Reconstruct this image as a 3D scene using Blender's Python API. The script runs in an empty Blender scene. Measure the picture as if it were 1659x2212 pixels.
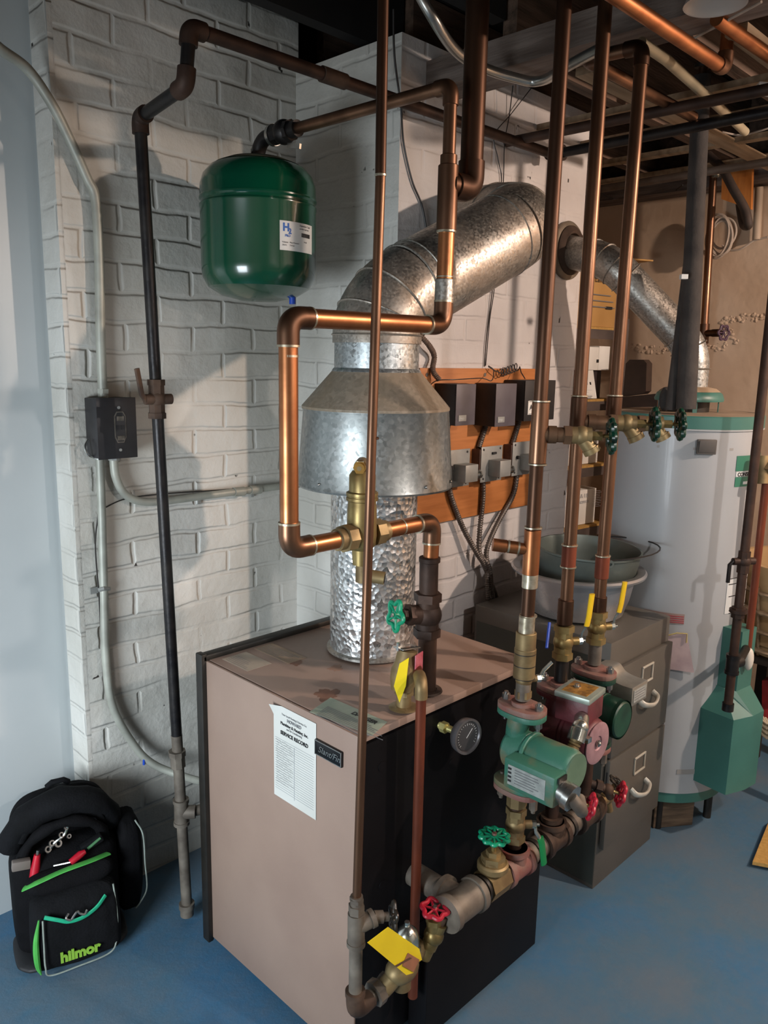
import bpy, bmesh, math, random
from mathutils import Vector as V, Matrix as M, Quaternion
random.seed(7)
PI = math.pi
SC = bpy.context.scene
COL = SC.collection

# ------------------------------------------------------------------ camera
FPX = 1711.66; CX, CY = 829.5, 1106.0; CAMH = 1.6
YAW, PIT, ROL = [math.radians(a) for a in (44.5286, 10.9991, 1.12784)]
_f = V((math.cos(YAW)*math.cos(PIT), math.sin(YAW)*math.cos(PIT), -math.sin(PIT)))
_r0 = V((math.sin(YAW), -math.cos(YAW), 0)); _u0 = _r0.cross(_f)
_r = _r0*math.cos(ROL) + _u0*math.sin(ROL); _u = -_r0*math.sin(ROL) + _u0*math.cos(ROL)
CAM = V((0, 0, CAMH))
cd = bpy.data.cameras.new('camera'); cam = bpy.data.objects.new('camera', cd); COL.objects.link(cam)
cd.sensor_fit = 'HORIZONTAL'; cd.sensor_width = 36; cd.lens = 36*FPX/1659.0; cd.clip_start = .05
mw = M(((_r.x, _u.x, -_f.x, 0), (_r.y, _u.y, -_f.y, 0), (_r.z, _u.z, -_f.z, CAMH), (0, 0, 0, 1)))
cam.matrix_world = mw; SC.camera = cam

# ------------------------------------------------------------------ light and exposure
SC.view_settings.view_transform = 'Standard'; SC.view_settings.look = 'None'
SC.view_settings.gamma = 1; SC.view_settings.use_curve_mapping = False
SC.view_settings.exposure = -0.06
W = bpy.data.worlds.new('world'); SC.world = W; W.use_nodes = True
W.node_tree.nodes['Background'].inputs[0].default_value = (.55, .65, .8, 1)
W.node_tree.nodes['Background'].inputs[1].default_value = 0.03
BULB = V((2.76, -.80, 2.36))
def light(name, kind, loc, energy, color, size=None, target=None, sy=None):
    l = bpy.data.lights.new(name, kind); l.energy = energy; l.color = color
    o = bpy.data.objects.new(name, l); COL.objects.link(o); o.location = loc
    if kind == 'AREA':
        l.size = size
        if sy: l.shape = 'RECTANGLE'; l.size_y = sy
    elif size: l.shadow_soft_size = size
    if target is not None: o.rotation_euler = (V(target)-V(loc)).to_track_quat('-Z', 'Y').to_euler()
    return o
light('warm_bulb_light', 'POINT', BULB, 200, (1, .77, .63), .035)
LAMP = V((1.42, -.42, 1.97))
light('cutoff_lamp_light', 'POINT', LAMP, 46, (1, .90, .86), .028)
light('window_daylight', 'AREA', (-1.02, .95, .95), 27, (.84, .93, 1.0), .85, (.9, 1.9, .55), .8).data.spread = math.radians(105)
light('camera_side_fill_light', 'POINT', (.75, -1.35, 2.05), 6, (1, .86, .76), .05)  # weak warm fill added on the camera side, no bulb behind it

# ------------------------------------------------------------------ pixel to plane (measured positions)
def ray(x, y): return _f + _r*((x-CX)/FPX) - _u*((y-CY)/FPX)
def FX(x, y, v): d = ray(x, y); return CAM + d*(v/d.x)
def FY(x, y, v): d = ray(x, y); return CAM + d*(v/d.y)
def FZ(x, y, v): d = ray(x, y); return CAM + d*((v-CAMH)/d.z)
def FD(x, y, d): return CAM + ray(x, y)*d

# ------------------------------------------------------------------ materials
def lin(c): return c/12.92 if c <= .04045 else ((c+.055)/1.055)**2.4
def hx(s): return tuple(lin(int(s[i:i+2], 16)/255) for i in (0, 2, 4)) + (1,)
MATS = {}
def mat(name, c1, c2=None, rough=.5, metal=0, scale=20, bump=0, bscale=None, rvar=0, thr=None, stretch=None, coat=0, emit=None, alpha=1, spec=None, detail=4):
    if name in MATS: return MATS[name]
    m = bpy.data.materials.new(name); m.use_nodes = True; MATS[name] = m
    n = m.node_tree.nodes; l = m.node_tree.links; b = n['Principled BSDF']
    c1 = hx(c1) if isinstance(c1, str) else c1
    b.inputs['Base Color'].default_value = c1; b.inputs['Roughness'].default_value = rough; b.inputs['Metallic'].default_value = metal
    if coat: b.inputs['Coat Weight'].default_value = coat; b.inputs['Coat Roughness'].default_value = .08
    if spec is not None: b.inputs['Specular IOR Level'].default_value = spec
    tc = n.new('ShaderNodeTexCoord'); mp = n.new('ShaderNodeMapping'); l.new(tc.outputs['Object'], mp.inputs[0])
    if stretch: mp.inputs['Scale'].default_value = stretch
    if c2:
        c2 = hx(c2) if isinstance(c2, str) else c2
        t = n.new('ShaderNodeTexNoise'); t.inputs['Scale'].default_value = scale; t.inputs['Detail'].default_value = detail
        l.new(mp.outputs[0], t.inputs[0])
        r = n.new('ShaderNodeValToRGB'); a, bb = thr or (.35, .65)
        r.color_ramp.elements[0].position = a; r.color_ramp.elements[1].position = bb
        r.color_ramp.elements[0].color = c1; r.color_ramp.elements[1].color = c2
        l.new(t.outputs[0], r.inputs[0]); l.new(r.outputs[0], b.inputs['Base Color'])
        if rvar:
            mr = n.new('ShaderNodeMapRange'); mr.inputs[3].default_value = rough-rvar; mr.inputs[4].default_value = rough+rvar
            mr.inputs[1].default_value = .3; mr.inputs[2].default_value = .7
            l.new(t.outputs[0], mr.inputs[0]); l.new(mr.outputs[0], b.inputs['Roughness'])
    if bump:
        t2 = n.new('ShaderNodeTexNoise'); t2.inputs['Scale'].default_value = bscale or scale; t2.inputs['Detail'].default_value = 5
        l.new(mp.outputs[0], t2.inputs[0])
        bp = n.new('ShaderNodeBump'); bp.inputs['Strength'].default_value = 1; bp.inputs['Distance'].default_value = bump
        l.new(t2.outputs[0], bp.inputs['Height']); l.new(bp.outputs[0], b.inputs['Normal'])
    if emit: b.inputs['Emission Color'].default_value = c1; b.inputs['Emission Strength'].default_value = emit
    return m

def brick(name, axis, row=.0765, width=.215, paint='c9c8c2', paint2='b4b2aa', dark='2c2824', bd=.0062, hole=.685, off=(0, 0)):
    m = bpy.data.materials.new(name); m.use_nodes = True
    n = m.node_tree.nodes; l = m.node_tree.links; b = n['Principled BSDF']; b.inputs['Roughness'].default_value = .62
    tc = n.new('ShaderNodeTexCoord'); sp = n.new('ShaderNodeSeparateXYZ'); l.new(tc.outputs['Object'], sp.inputs[0])
    cb = n.new('ShaderNodeCombineXYZ'); l.new(sp.outputs[axis], cb.inputs[0]); l.new(sp.outputs[2], cb.inputs[1])
    ns = n.new('ShaderNodeTexNoise'); ns.inputs['Scale'].default_value = 5; ns.inputs['Detail'].default_value = 3; l.new(tc.outputs['Object'], ns.inputs[0])
    sb = n.new('ShaderNodeVectorMath'); sb.operation = 'SUBTRACT'; l.new(ns.outputs[1], sb.inputs[0]); sb.inputs[1].default_value = (.5, .5, .5)
    ml = n.new('ShaderNodeVectorMath'); ml.operation = 'SCALE'; l.new(sb.outputs[0], ml.inputs[0]); ml.inputs[3].default_value = .032
    ad = n.new('ShaderNodeVectorMath'); l.new(cb.outputs[0], ad.inputs[0]); l.new(ml.outputs[0], ad.inputs[1])
    ad2 = n.new('ShaderNodeVectorMath'); l.new(ad.outputs[0], ad2.inputs[0]); ad2.inputs[1].default_value = (off[0], off[1], 0)
    br = n.new('ShaderNodeTexBrick'); l.new(ad2.outputs[0], br.inputs['Vector'])
    br.inputs['Scale'].default_value = 1; br.inputs['Brick Width'].default_value = width; br.inputs['Row Height'].default_value = row
    br.inputs['Mortar Size'].default_value = .011; br.inputs['Mortar Smooth'].default_value = 1.0; br.inputs['Bias'].default_value = 0
    # height: brick faces above thickly painted joints, lumpy paint
    n2 = n.new('ShaderNodeTexNoise'); n2.inputs['Scale'].default_value = 11; n2.inputs['Detail'].default_value = 7; n2.inputs['Roughness'].default_value = .6; l.new(tc.outputs['Object'], n2.inputs[0])
    n3 = n.new('ShaderNodeTexNoise'); n3.inputs['Scale'].default_value = 3.2; n3.inputs['Detail'].default_value = 2; l.new(tc.outputs['Object'], n3.inputs[0])
    inv = n.new('ShaderNodeMath'); inv.operation = 'SUBTRACT'; inv.inputs[0].default_value = 1
    sm = n.new('ShaderNodeMapRange'); sm.interpolation_type = 'SMOOTHERSTEP'; sm.inputs[1].default_value = -.15; sm.inputs[2].default_value = 1.05; l.new(br.outputs['Fac'], sm.inputs[0]); l.new(sm.outputs[0], inv.inputs[1])
    dp = n.new('ShaderNodeMapRange'); dp.inputs[1].default_value = .35; dp.inputs[2].default_value = .62; dp.inputs[3].default_value = .12; dp.inputs[4].default_value = 1; l.new(n3.outputs[0], dp.inputs[0])
    mm = n.new('ShaderNodeMath'); mm.operation = 'MULTIPLY'; l.new(inv.outputs[0], mm.inputs[0]); l.new(dp.outputs[0], mm.inputs[1])
    m3 = n.new('ShaderNodeMath'); m3.operation = 'MULTIPLY'; l.new(n2.outputs[0], m3.inputs[0]); m3.inputs[1].default_value = 1.35
    a3 = n.new('ShaderNodeMath'); l.new(mm.outputs[0], a3.inputs[0]); l.new(m3.outputs[0], a3.inputs[1])
    bp = n.new('ShaderNodeBump'); bp.inputs['Distance'].default_value = bd; bp.inputs['Strength'].default_value = .9
    l.new(a3.outputs[0], bp.inputs['Height']); l.new(bp.outputs[0], b.inputs['Normal'])
    # colour: mottled paint, bare dark holes where the joints have opened
    n4 = n.new('ShaderNodeTexNoise'); n4.inputs['Scale'].default_value = 2.6; n4.inputs['Detail'].default_value = 8; l.new(tc.outputs['Object'], n4.inputs[0])
    r = n.new('ShaderNodeValToRGB'); r.color_ramp.elements[0].position = .38; r.color_ramp.elements[1].position = .62
    r.color_ramp.elements[0].color = hx(paint2); r.color_ramp.elements[1].color = hx(paint); l.new(n4.outputs[0], r.inputs[0])
    n5 = n.new('ShaderNodeTexNoise'); n5.inputs['Scale'].default_value = 17; n5.inputs['Detail'].default_value = 3; l.new(tc.outputs['Object'], n5.inputs[0])
    ht = n.new('ShaderNodeMapRange'); ht.inputs[1].default_value = hole; ht.inputs[2].default_value = hole+.02; l.new(n5.outputs[0], ht.inputs[0])
    hm = n.new('ShaderNodeMath'); hm.operation = 'MULTIPLY'; l.new(ht.outputs[0], hm.inputs[0])
    fm = n.new('ShaderNodeMapRange'); fm.inputs[1].default_value = .55; fm.inputs[2].default_value = .8; l.new(br.outputs['Fac'], fm.inputs[0]); l.new(fm.outputs[0], hm.inputs[1])
    mx = n.new('ShaderNodeMix'); mx.data_type = 'RGBA'; l.new(hm.outputs[0], mx.inputs[0]); l.new(r.outputs[0], mx.inputs[6]); mx.inputs[7].default_value = hx(dark)
    l.new(mx.outputs[2], b.inputs['Base Color'])
    return m

def spangle(name, c1, c2, scale, rough=.35, bump=0., metal=.9, rv=.15, noise=None):
    m = bpy.data.materials.new(name); m.use_nodes = True; n = m.node_tree.nodes; l = m.node_tree.links; b = n['Principled BSDF']
    tc = n.new('ShaderNodeTexCoord'); vo = n.new('ShaderNodeTexVoronoi'); vo.inputs['Scale'].default_value = scale; l.new(tc.outputs['Object'], vo.inputs[0])
    sp = n.new('ShaderNodeSeparateColor'); l.new(vo.outputs['Color'], sp.inputs[0])
    r = n.new('ShaderNodeValToRGB'); r.color_ramp.elements[0].color = hx(c1); r.color_ramp.elements[1].color = hx(c2); l.new(sp.outputs[0], r.inputs[0])
    out = r.outputs[0]
    if noise:
        nz = n.new('ShaderNodeTexNoise'); nz.inputs['Scale'].default_value = 7; nz.inputs['Detail'].default_value = 6; l.new(tc.outputs['Object'], nz.inputs[0])
        mr0 = n.new('ShaderNodeMapRange'); mr0.inputs[1].default_value = .42; mr0.inputs[2].default_value = .68; mr0.inputs[4].default_value = .75; l.new(nz.outputs[0], mr0.inputs[0])
        mx = n.new('ShaderNodeMix'); mx.data_type = 'RGBA'; l.new(mr0.outputs[0], mx.inputs[0]); l.new(out, mx.inputs[6]); mx.inputs[7].default_value = hx(noise); out = mx.outputs[2]
        mt = n.new('ShaderNodeMapRange'); mt.inputs[3].default_value = metal; mt.inputs[4].default_value = metal*.35; l.new(mr0.outputs[0], mt.inputs[0]); l.new(mt.outputs[0], b.inputs['Metallic'])
    else: b.inputs['Metallic'].default_value = metal
    l.new(out, b.inputs['Base Color'])
    mr = n.new('ShaderNodeMapRange'); mr.inputs[3].default_value = rough-rv; mr.inputs[4].default_value = rough+rv; l.new(sp.outputs[1], mr.inputs[0]); l.new(mr.outputs[0], b.inputs['Roughness'])
    if bump:
        nz2 = n.new('ShaderNodeTexNoise'); nz2.inputs['Scale'].default_value = scale*.35; nz2.inputs['Detail'].default_value = 1; l.new(tc.outputs['Object'], nz2.inputs[0])
        v2 = n.new('ShaderNodeTexVoronoi'); v2.inputs['Scale'].default_value = scale; v2.feature = 'F1'; l.new(tc.outputs['Object'], v2.inputs[0])
        bp = n.new('ShaderNodeBump'); bp.inputs['Distance'].default_value = bump; l.new(v2.outputs['Distance'], bp.inputs['Height'])
        l.new(bp.outputs[0], b.inputs['Normal'])
    return m

COPPER = mat('aged_copper', '82604a', '523a2b', .38, .86, 9, rvar=.1, stretch=(1, 1, .35), thr=(.38, .66))
COPPER_BRIGHT = mat('clean_copper', 'b27850', '905b3b', .38, .93, 14, rvar=.07)
COPPER_DARK = mat('brown_copper', '5e4333', '38271d', .42, .85, 8, rvar=.1, stretch=(1, 1, .3))
COPPER_RED = mat('red_stained_copper', '8d4a34', '5b3022', .5, .6, 11, rvar=.1, stretch=(1, 1, .4))
SOLDER = mat('solder', 'c9c2ae', '9a917c', .35, .8, 60)
BRASS = mat('brass', '9f8c5c', '7d6a42', .42, .75, 25, rvar=.1)
BRASS_COP = mat('dusty_copper_brass', '7d6149', '5c4533', .5, .6, 18, rvar=.1)
BRASS_DULL = mat('dusty_brass', '93805a', '6e5c40', .55, .6, 18, rvar=.1)
IRON = mat('black_iron', '17161a', '2a2725', .42, .5, 15, rvar=.1, bump=.0006, bscale=80)
IRON_RUST = mat('rusty_iron', '5a4638', '33261f', .7, .35, 16, bump=.001, bscale=60)
IRON_GREY = mat('dusty_grey_iron', '7b7368', '544c44', .62, .35, 14, bump=.001, bscale=50)
IRON_BRN = mat('brown_iron', '4a352a', '2c1f19', .6, .45, 12, bump=.0008, bscale=60)
GALV = spangle('galvanized_steel', '8f9698', 'bfc6c8', 160, .38, metal=.85)
GALV_SOFT = spangle('soft_galvanized_steel', '858a89', '9b9f9e', 120, .42, metal=.8, rv=.08)
GALV_DUST = spangle('dusty_galvanized_steel', '8d8b86', 'b3b0a9', 190, .42, metal=.9, noise='8d7c6a')
FOIL = spangle('hammered_foil', '9a9c9c', 'e6e8e8', 78, .32, bump=.003, metal=.88, rv=.18)
HOODTOP = spangle('dust_covered_steel', '7f7668', '948a7b', 120, .7, metal=.3, noise='84745f')
STEEL = mat('bright_steel', 'c4c6c4', '9fa09c', .25, .95, 30)
CHROME = mat('zinc_plate', 'd5d9d4', 'a4aaa4', .22, .95, 40)
TAN = mat('tan_enamel', '937d70', '8a7468', .48, 0, 3.5, spec=.4, bump=.0002, bscale=300)
BLACKP = mat('black_enamel', '070608', '0c0a0c', .55, 0, 8, spec=.18)
BLACKF = mat('black_frame', '15130f', '1e1a15', .5, 0, 30)
TANKG = mat('green_gloss_enamel', '064630', '053a29', .20, 0, 3, coat=.5)
PUMPG = mat('pump_green', '336857', '6a664e', .5, 0, 12, thr=(.48, .62), bump=.0006, bscale=90)
PUMPGD = mat('pump_dark_green', '12402f', '0c2c22', .45, 0, 18)
PUMPR = mat('pump_red', '6b2d33', '4d2227', .5, 0, 16, bump=.0006, bscale=90)
FLRED = mat('flange_red', '7f4640', '7a6258', .6, 0, 20, bump=.001, bscale=70)
WHG = mat('handwheel_green', '0e9169', '0b8360', .35, 0, 20)
WHGD = mat('handwheel_dark_green', '0b3c2c', '061e17', .3, 0, 60)
WHR = mat('handwheel_red', 'b51f35', '961a2b', .38, 0, 40)
WHK = mat('handwheel_black', '191613', '2b251d', .35, 0, 60)
YEL = mat('yellow_card', 'e8d21c', 'dcc516', .6, 0, 9)
YELH = mat('yellow_vinyl', 'd9b81c', 'c7a414', .4, 0, 9)
PAPER = mat('white_paper', 'e6e6e2', 'd9d8d2', .75, 0, 6)
LABELW = mat('white_label', 'cfd4d4', 'c3c8c8', .45, 0, 10)
INK = mat('black_ink', '1c1c1e', rough=.7)
INKG = mat('grey_ink', '6c6d70', rough=.7)
INKL = mat('pale_grey_ink', 'a9adb4', rough=.7)
INKB = mat('blue_ink', '2361b0', rough=.6)
INKR = mat('red_ink', 'a03040', rough=.6)
BLUE = mat('blue_plastic', '1a44a8', rough=.4)
CONDUIT = mat('painted_conduit', 'a4a69c', '8c8d84', .5, .2, 12)
BXGREY = mat('grey_switch_steel', '9b9d9a', '8d8f8c', .45, .35, 20)
BXDARK = mat('dark_box_enamel', '2b2a2c', '232224', .45, .1, 20)
RELAY = mat('relay_cover', '59545a', '514c52', .5, 0, 20)
RELAYD = mat('relay_cover_side', '1d1b1b', '252222', .55, 0, 20)
PLY = mat('plywood', 'b9763f', 'a3632f', .62, 0, 6, stretch=(1, 1, 12), thr=(.3, .7))
WOOD = mat('old_joist_wood', '6b5546', '45362b', .8, 0, 7, stretch=(.6, 6, 6), bump=.002, bscale=25)
WOODB = mat('grey_beam_wood', '7d7068', '584b43', .85, 0, 7, stretch=(6, .6, 6), bump=.003, bscale=18)
WOODL = mat('pale_board', 'a08a70', '7d6850', .75, 0, 8, stretch=(.6, 5, 5))
WOODO = mat('orange_board', 'b9722f', 'a05f25', .6, 0, 8, stretch=(6, 6, .8))
SUBFL = mat('subfloor_shade_tone', '090706', '0f0c0a', .9, 0, 6)  # near black: the unlit gloom overhead is put into the colour
CARD = mat('cardboard', 'b88f55', 'a98149', .8, 0, 5)
SHELFM = mat('dark_grey_shelf', '5c524e', '463e3b', .5, .1, 9)
MDF = mat('particle_board', 'b8924f', 'a47f42', .7, 0, 80)
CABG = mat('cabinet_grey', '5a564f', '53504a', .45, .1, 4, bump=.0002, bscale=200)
CABD = mat('cabinet_grey_shaded', '3e423c', '363a36', .5, .1, 4)  # shaded copy of the cabinet grey
NICKEL = mat('nickel', 'd8d3c6', 'c2bdae', .4, .35, 20)
HEATW = mat('heater_white', 'a0a5a8', '9a9fa3', .38, 0, 3, coat=.1)
HEATG = mat('heater_green', '3c6f66', '36665e', .42, 0, 6)
FABK = mat('black_nylon', '0a0a0d', '060608', .85, 0, 30, spec=.15, bump=.0012, bscale=220)
FABK2 = mat('charcoal_nylon', '0f1013', '0a0b0d', .85, 0, 25, spec=.15, bump=.0015, bscale=160)
FABG = mat('lime_trim', '4aa548', '3f963e', .6, 0, 40)
FABT = mat('teal_trim', '1ca87e', '16966f', .6, 0, 40)
PIPING = mat('grey_piping', '8f9a92', '7d877f', .6, 0, 40)
REDG = mat('red_grip', 'b3122a', '9d1024', .4, 0, 40)
INSUL = mat('grey_pipe_insulation', '3d3936', '2d2a29', .85, 0, 12, bump=.002, bscale=60)
CORD = mat('white_cord', 'b5a698', 'a49688', .7, 0, 40)
WIREK = mat('dark_wire', '1d1917', rough=.5)
ENAM = mat('basin_steel', 'b3b3b4', '9c9b9b', .3, .75, 6, rvar=.08)
TUBZ = mat('tub_zinc', '6a7470', '555d58', .5, .6, 7, rvar=.1)
# ------------------------------------------------------------------ mesh helpers
def frame(axis, up=None):
    z = V(axis).normalized()
    if up is None: up = V((0, 0, 1)) if abs(z.z) < .95 else V((0, -1, 0))
    x = V(up).cross(z).normalized(); y = z.cross(x)
    return M(((x.x, y.x, z.x, 0), (x.y, y.y, z.y, 0), (x.z, y.z, z.z, 0), (0, 0, 0, 1)))
def TR(p, R=None): return M.Translation(V(p)) @ (R if R is not None else M.Identity(4))
def RZ(a): return M.Rotation(a, 4, 'Z')

class B:
    def __init__(s): s.bm = bmesh.new()
    def box(s, c, size, R=None, bev=0, seg=2):
        t = bmesh.new(); bmesh.ops.create_cube(t, size=1, matrix=M.Diagonal((size[0], size[1], size[2], 1)))
        if bev: bmesh.ops.bevel(t, geom=t.edges[:], offset=bev, segments=seg, profile=.5, affect='EDGES')
        s._add(t, TR(c, R)); return s
    def _add(s, t, mx=None):
        if mx is not None: bmesh.ops.transform(t, matrix=mx, verts=t.verts[:])
        me = bpy.data.meshes.new('t'); t.to_mesh(me); t.free(); s.bm.from_mesh(me); bpy.data.meshes.remove(me)
    def lathe(s, prof, mx=None, n=28, lobes=None):
        t = bmesh.new(); rings = []
        for r, z in prof:
            if r < 1e-6: rings.append([t.verts.new((0, 0, z))]); continue
            rr = []
            for k in range(n):
                a = 2*PI*k/n; q = r*(lobes(a) if lobes else 1)
                rr.append(t.verts.new((q*math.cos(a), q*math.sin(a), z)))
            rings.append(rr)
        for A, C in zip(rings, rings[1:]):
            for k in range(n):
                k2 = (k+1) % n
                if len(A) == 1 and len(C) == 1: continue
                if len(A) == 1: t.faces.new((A[0], C[k2], C[k]))
                elif len(C) == 1: t.faces.new((A[k], A[k2], C[0]))
                else: t.faces.new((A[k], A[k2], C[k2], C[k]))
        bmesh.ops.recalc_face_normals(t, faces=t.faces[:])
        s._add(t, mx); return s
    def cyl(s, p0, p1, r, r1=None, n=24, cap=True, bev=0):
        p0 = V(p0); p1 = V(p1); L = (p1-p0).length; r1 = r if r1 is None else r1
        pr = [(r, 0), (r1, L)]
        if bev: pr = [(r-bev, 0), (r, bev), (r1, L-bev), (r1-bev, L)]
        if cap: pr = [(0, 0)] + pr + [(0, L)]
        return s.lathe(pr, TR(p0, frame(p1-p0)), n)
    def hexn(s, p0, p1, r, n=6):
        return s.cyl(p0, p1, r, n=n)
    def ball(s, c, r, sc=(1, 1, 1), R=None, n=20, m=12):
        pr = [(r*math.sin(PI*i/m), -r*math.cos(PI*i/m)) for i in range(m+1)]; pr[0] = (0, -r); pr[-1] = (0, r)
        return s.lathe(pr, TR(c, R) @ M.Diagonal((*sc, 1)), n)
    def sweep(s, pts, r, n=12, closed=False, cap=True, rad=None, flat=None):
        pts = [V(p) for p in pts]; N = len(pts); t = bmesh.new(); rings = []
        tans = []
        for i in range(N):
            a = pts[i-1] if (i or closed) else pts[i]; c = pts[(i+1) % N] if (i < N-1 or closed) else pts[i]
            tans.append((c-a).normalized() if (c-a).length > 1e-9 else V((0, 0, 1)))
        up = V((0, 0, 1)) if abs(tans[0].z) < .9 else V((1, 0, 0))
        x = (up - tans[0]*up.dot(tans[0])).normalized()
        for i in range(N):
            tg = tans[i]; x = (x - tg*x.dot(tg)).normalized(); y = tg.cross(x)
            rr = rad[i] if rad else r; q = []
            for k in range(n):
                a = 2*PI*k/n; fx, fy = (flat or (1, 1))
                q.append(t.verts.new(pts[i] + x*(rr*fx*math.cos(a)) + y*(rr*fy*math.sin(a))))
            rings.append(q)
        rng = range(N) if closed else range(N-1)
        for i in rng:
            A = rings[i]; C = rings[(i+1) % N]
            for k in range(n): t.faces.new((A[k], A[(k+1) % n], C[(k+1) % n], C[k]))
        if cap and not closed: t.faces.new(rings[0][::-1]); t.faces.new(rings[-1])
        bmesh.ops.recalc_face_normals(t, faces=t.faces[:]); s._add(t); return s
    def prism(s, out, d, mx=None, bev=0):
        t = bmesh.new(); v = [t.verts.new((x, y, 0)) for x, y in out]; f = t.faces.new(v)
        e = bmesh.ops.extrude_face_region(t, geom=[f]); bmesh.ops.translate(t, vec=(0, 0, d), verts=[g for g in e['geom'] if isinstance(g, bmesh.types.BMVert)])
        bmesh.ops.recalc_face_normals(t, faces=t.faces[:])
        if bev: bmesh.ops.bevel(t, geom=t.edges[:], offset=bev, segments=2, profile=.5, affect='EDGES')
        s._add(t, mx); return s
    def slab(s, quad, th, nrm=None):
        q = [V(p) for p in quad]; nn = nrm or (q[1]-q[0]).cross(q[2]-q[0]).normalized(); nn = V(nn)
        t = bmesh.new(); a = [t.verts.new(p) for p in q]; c = [t.verts.new(p+nn*th) for p in q]; k = len(q)
        t.faces.new(a[::-1]); t.faces.new(c)
        for i in range(k): t.faces.new((a[i], a[(i+1) % k], c[(i+1) % k], c[i]))
        bmesh.ops.recalc_face_normals(t, faces=t.faces[:]); s._add(t); return s
    def hull(s, a, c):      # loft between two equal-length loops with end caps
        t = bmesh.new(); A = [t.verts.new(p) for p in a]; C = [t.verts.new(p) for p in c]; k = len(A)
        t.faces.new(A[::-1]); t.faces.new(C)
        for i in range(k): t.faces.new((A[i], A[(i+1) % k], C[(i+1) % k], C[i]))
        bmesh.ops.recalc_face_normals(t, faces=t.faces[:]); s._add(t); return s

ORG = {}
def fin(b, name, m, parent=None, sharp=38, org=None):
    bm = b.bm if isinstance(b, B) else b
    if parent is not None: o0 = ORG[parent.name]
    elif org is not None: o0 = V(org)
    else:
        xs = [v.co for v in bm.verts]; o0 = V(((min(p.x for p in xs)+max(p.x for p in xs))/2, (min(p.y for p in xs)+max(p.y for p in xs))/2, min(p.z for p in xs)))
    bmesh.ops.translate(bm, vec=-o0, verts=bm.verts[:])
    me = bpy.data.meshes.new(name); bm.to_mesh(me); bm.free()
    for p in me.polygons: p.use_smooth = True
    me.set_sharp_from_angle(angle=math.radians(sharp))
    if m: me.materials.append(m)
    o = bpy.data.objects.new(name, me); COL.objects.link(o)
    if parent is not None: o.parent = parent; ORG[o.name] = o0
    else: o.location = o0; ORG[o.name] = o0
    return o
def tag(o, label, cat, group=None, kind=None):
    if label: o['label'] = label
    if cat: o['category'] = cat
    if group: o['group'] = group
    if kind: o['kind'] = kind
    return o
def thing(name, label, cat, loc, group=None):
    o = bpy.data.objects.new(name, None); COL.objects.link(o); o.location = loc; o.empty_display_size = .05
    ORG[o.name] = V(loc); return tag(o, label, cat, group)
def struct(b, name, m): o = fin(b, name, m, org=(0, 0, 0)); o['kind'] = 'structure'; return o
def bezier_pts(pts, per=10):          # Catmull-Rom through points
    P = [V(p) for p in pts]; P = [P[0]*2-P[1]] + P + [P[-1]*2-P[-2]]; out = []
    for i in range(1, len(P)-2):
        for k in range(per):
            t = k/per; a, b_, c, d = P[i-1], P[i], P[i+1], P[i+2]
            out.append(.5*((2*b_)+(-a+c)*t+(2*a-5*b_+4*c-d)*t*t+(-a+3*b_-3*c+d)*t**3))
    out.append(P[-2]); return out
def fillet(pts, rad, n=8):
    P = [V(p) for p in pts]; out = [P[0]]
    for i in range(1, len(P)-1):
        a, b_, c = P[i-1], P[i], P[i+1]; u = (a-b_); w = (c-b_); k = min(rad, u.length*.48, w.length*.48)
        p0 = b_+u.normalized()*k; p2 = b_+w.normalized()*k
        for j in range(n+1):
            t = j/n; out.append((1-t)**2*p0 + 2*t*(1-t)*b_ + t*t*p2)
    out.append(P[-1]); return out
def text(s, size, origin, right, up, m, parent, depth=.0004, bold=0, shear=0, name='lettering', align='LEFT', sx=1):
    cu = bpy.data.curves.new('t', 'FONT'); cu.body = s; cu.size = size; cu.extrude = depth; cu.offset = bold; cu.shear = shear; cu.align_x = align; cu.resolution_u = 3
    to = bpy.data.objects.new('t', cu); COL.objects.link(to)
    me = bpy.data.meshes.new_from_object(to.evaluated_get(bpy.context.evaluated_depsgraph_get()))
    bpy.data.objects.remove(to); bpy.data.curves.remove(cu)
    x = V(right).normalized(); z = x.cross(V(up)).normalized(); y = z.cross(x)
    mx = M(((x.x*sx, y.x, z.x, origin[0]), (x.y*sx, y.y, z.y, origin[1]), (x.z*sx, y.z, z.z, origin[2]), (0, 0, 0, 1)))
    b = bmesh.new(); b.from_mesh(me); bpy.data.meshes.remove(me); bmesh.ops.transform(b, matrix=mx, verts=b.verts[:])
    return fin(b, name, m, parent)
def lines(n_, origin, right, up, w, step, m, parent, name='printed_lines', th=.0008, var=.4, d=.0005):
    b = B(); x = V(right).normalized(); y = V(up).normalized(); z = x.cross(y)
    for i in range(n_):
        ww = w*(1-random.random()*var); o = V(origin)-y*(i*step)
        b.slab([o, o+x*ww, o+x*ww-y*th, o-y*th], d, z)
    return fin(b, name, m, parent)

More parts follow.
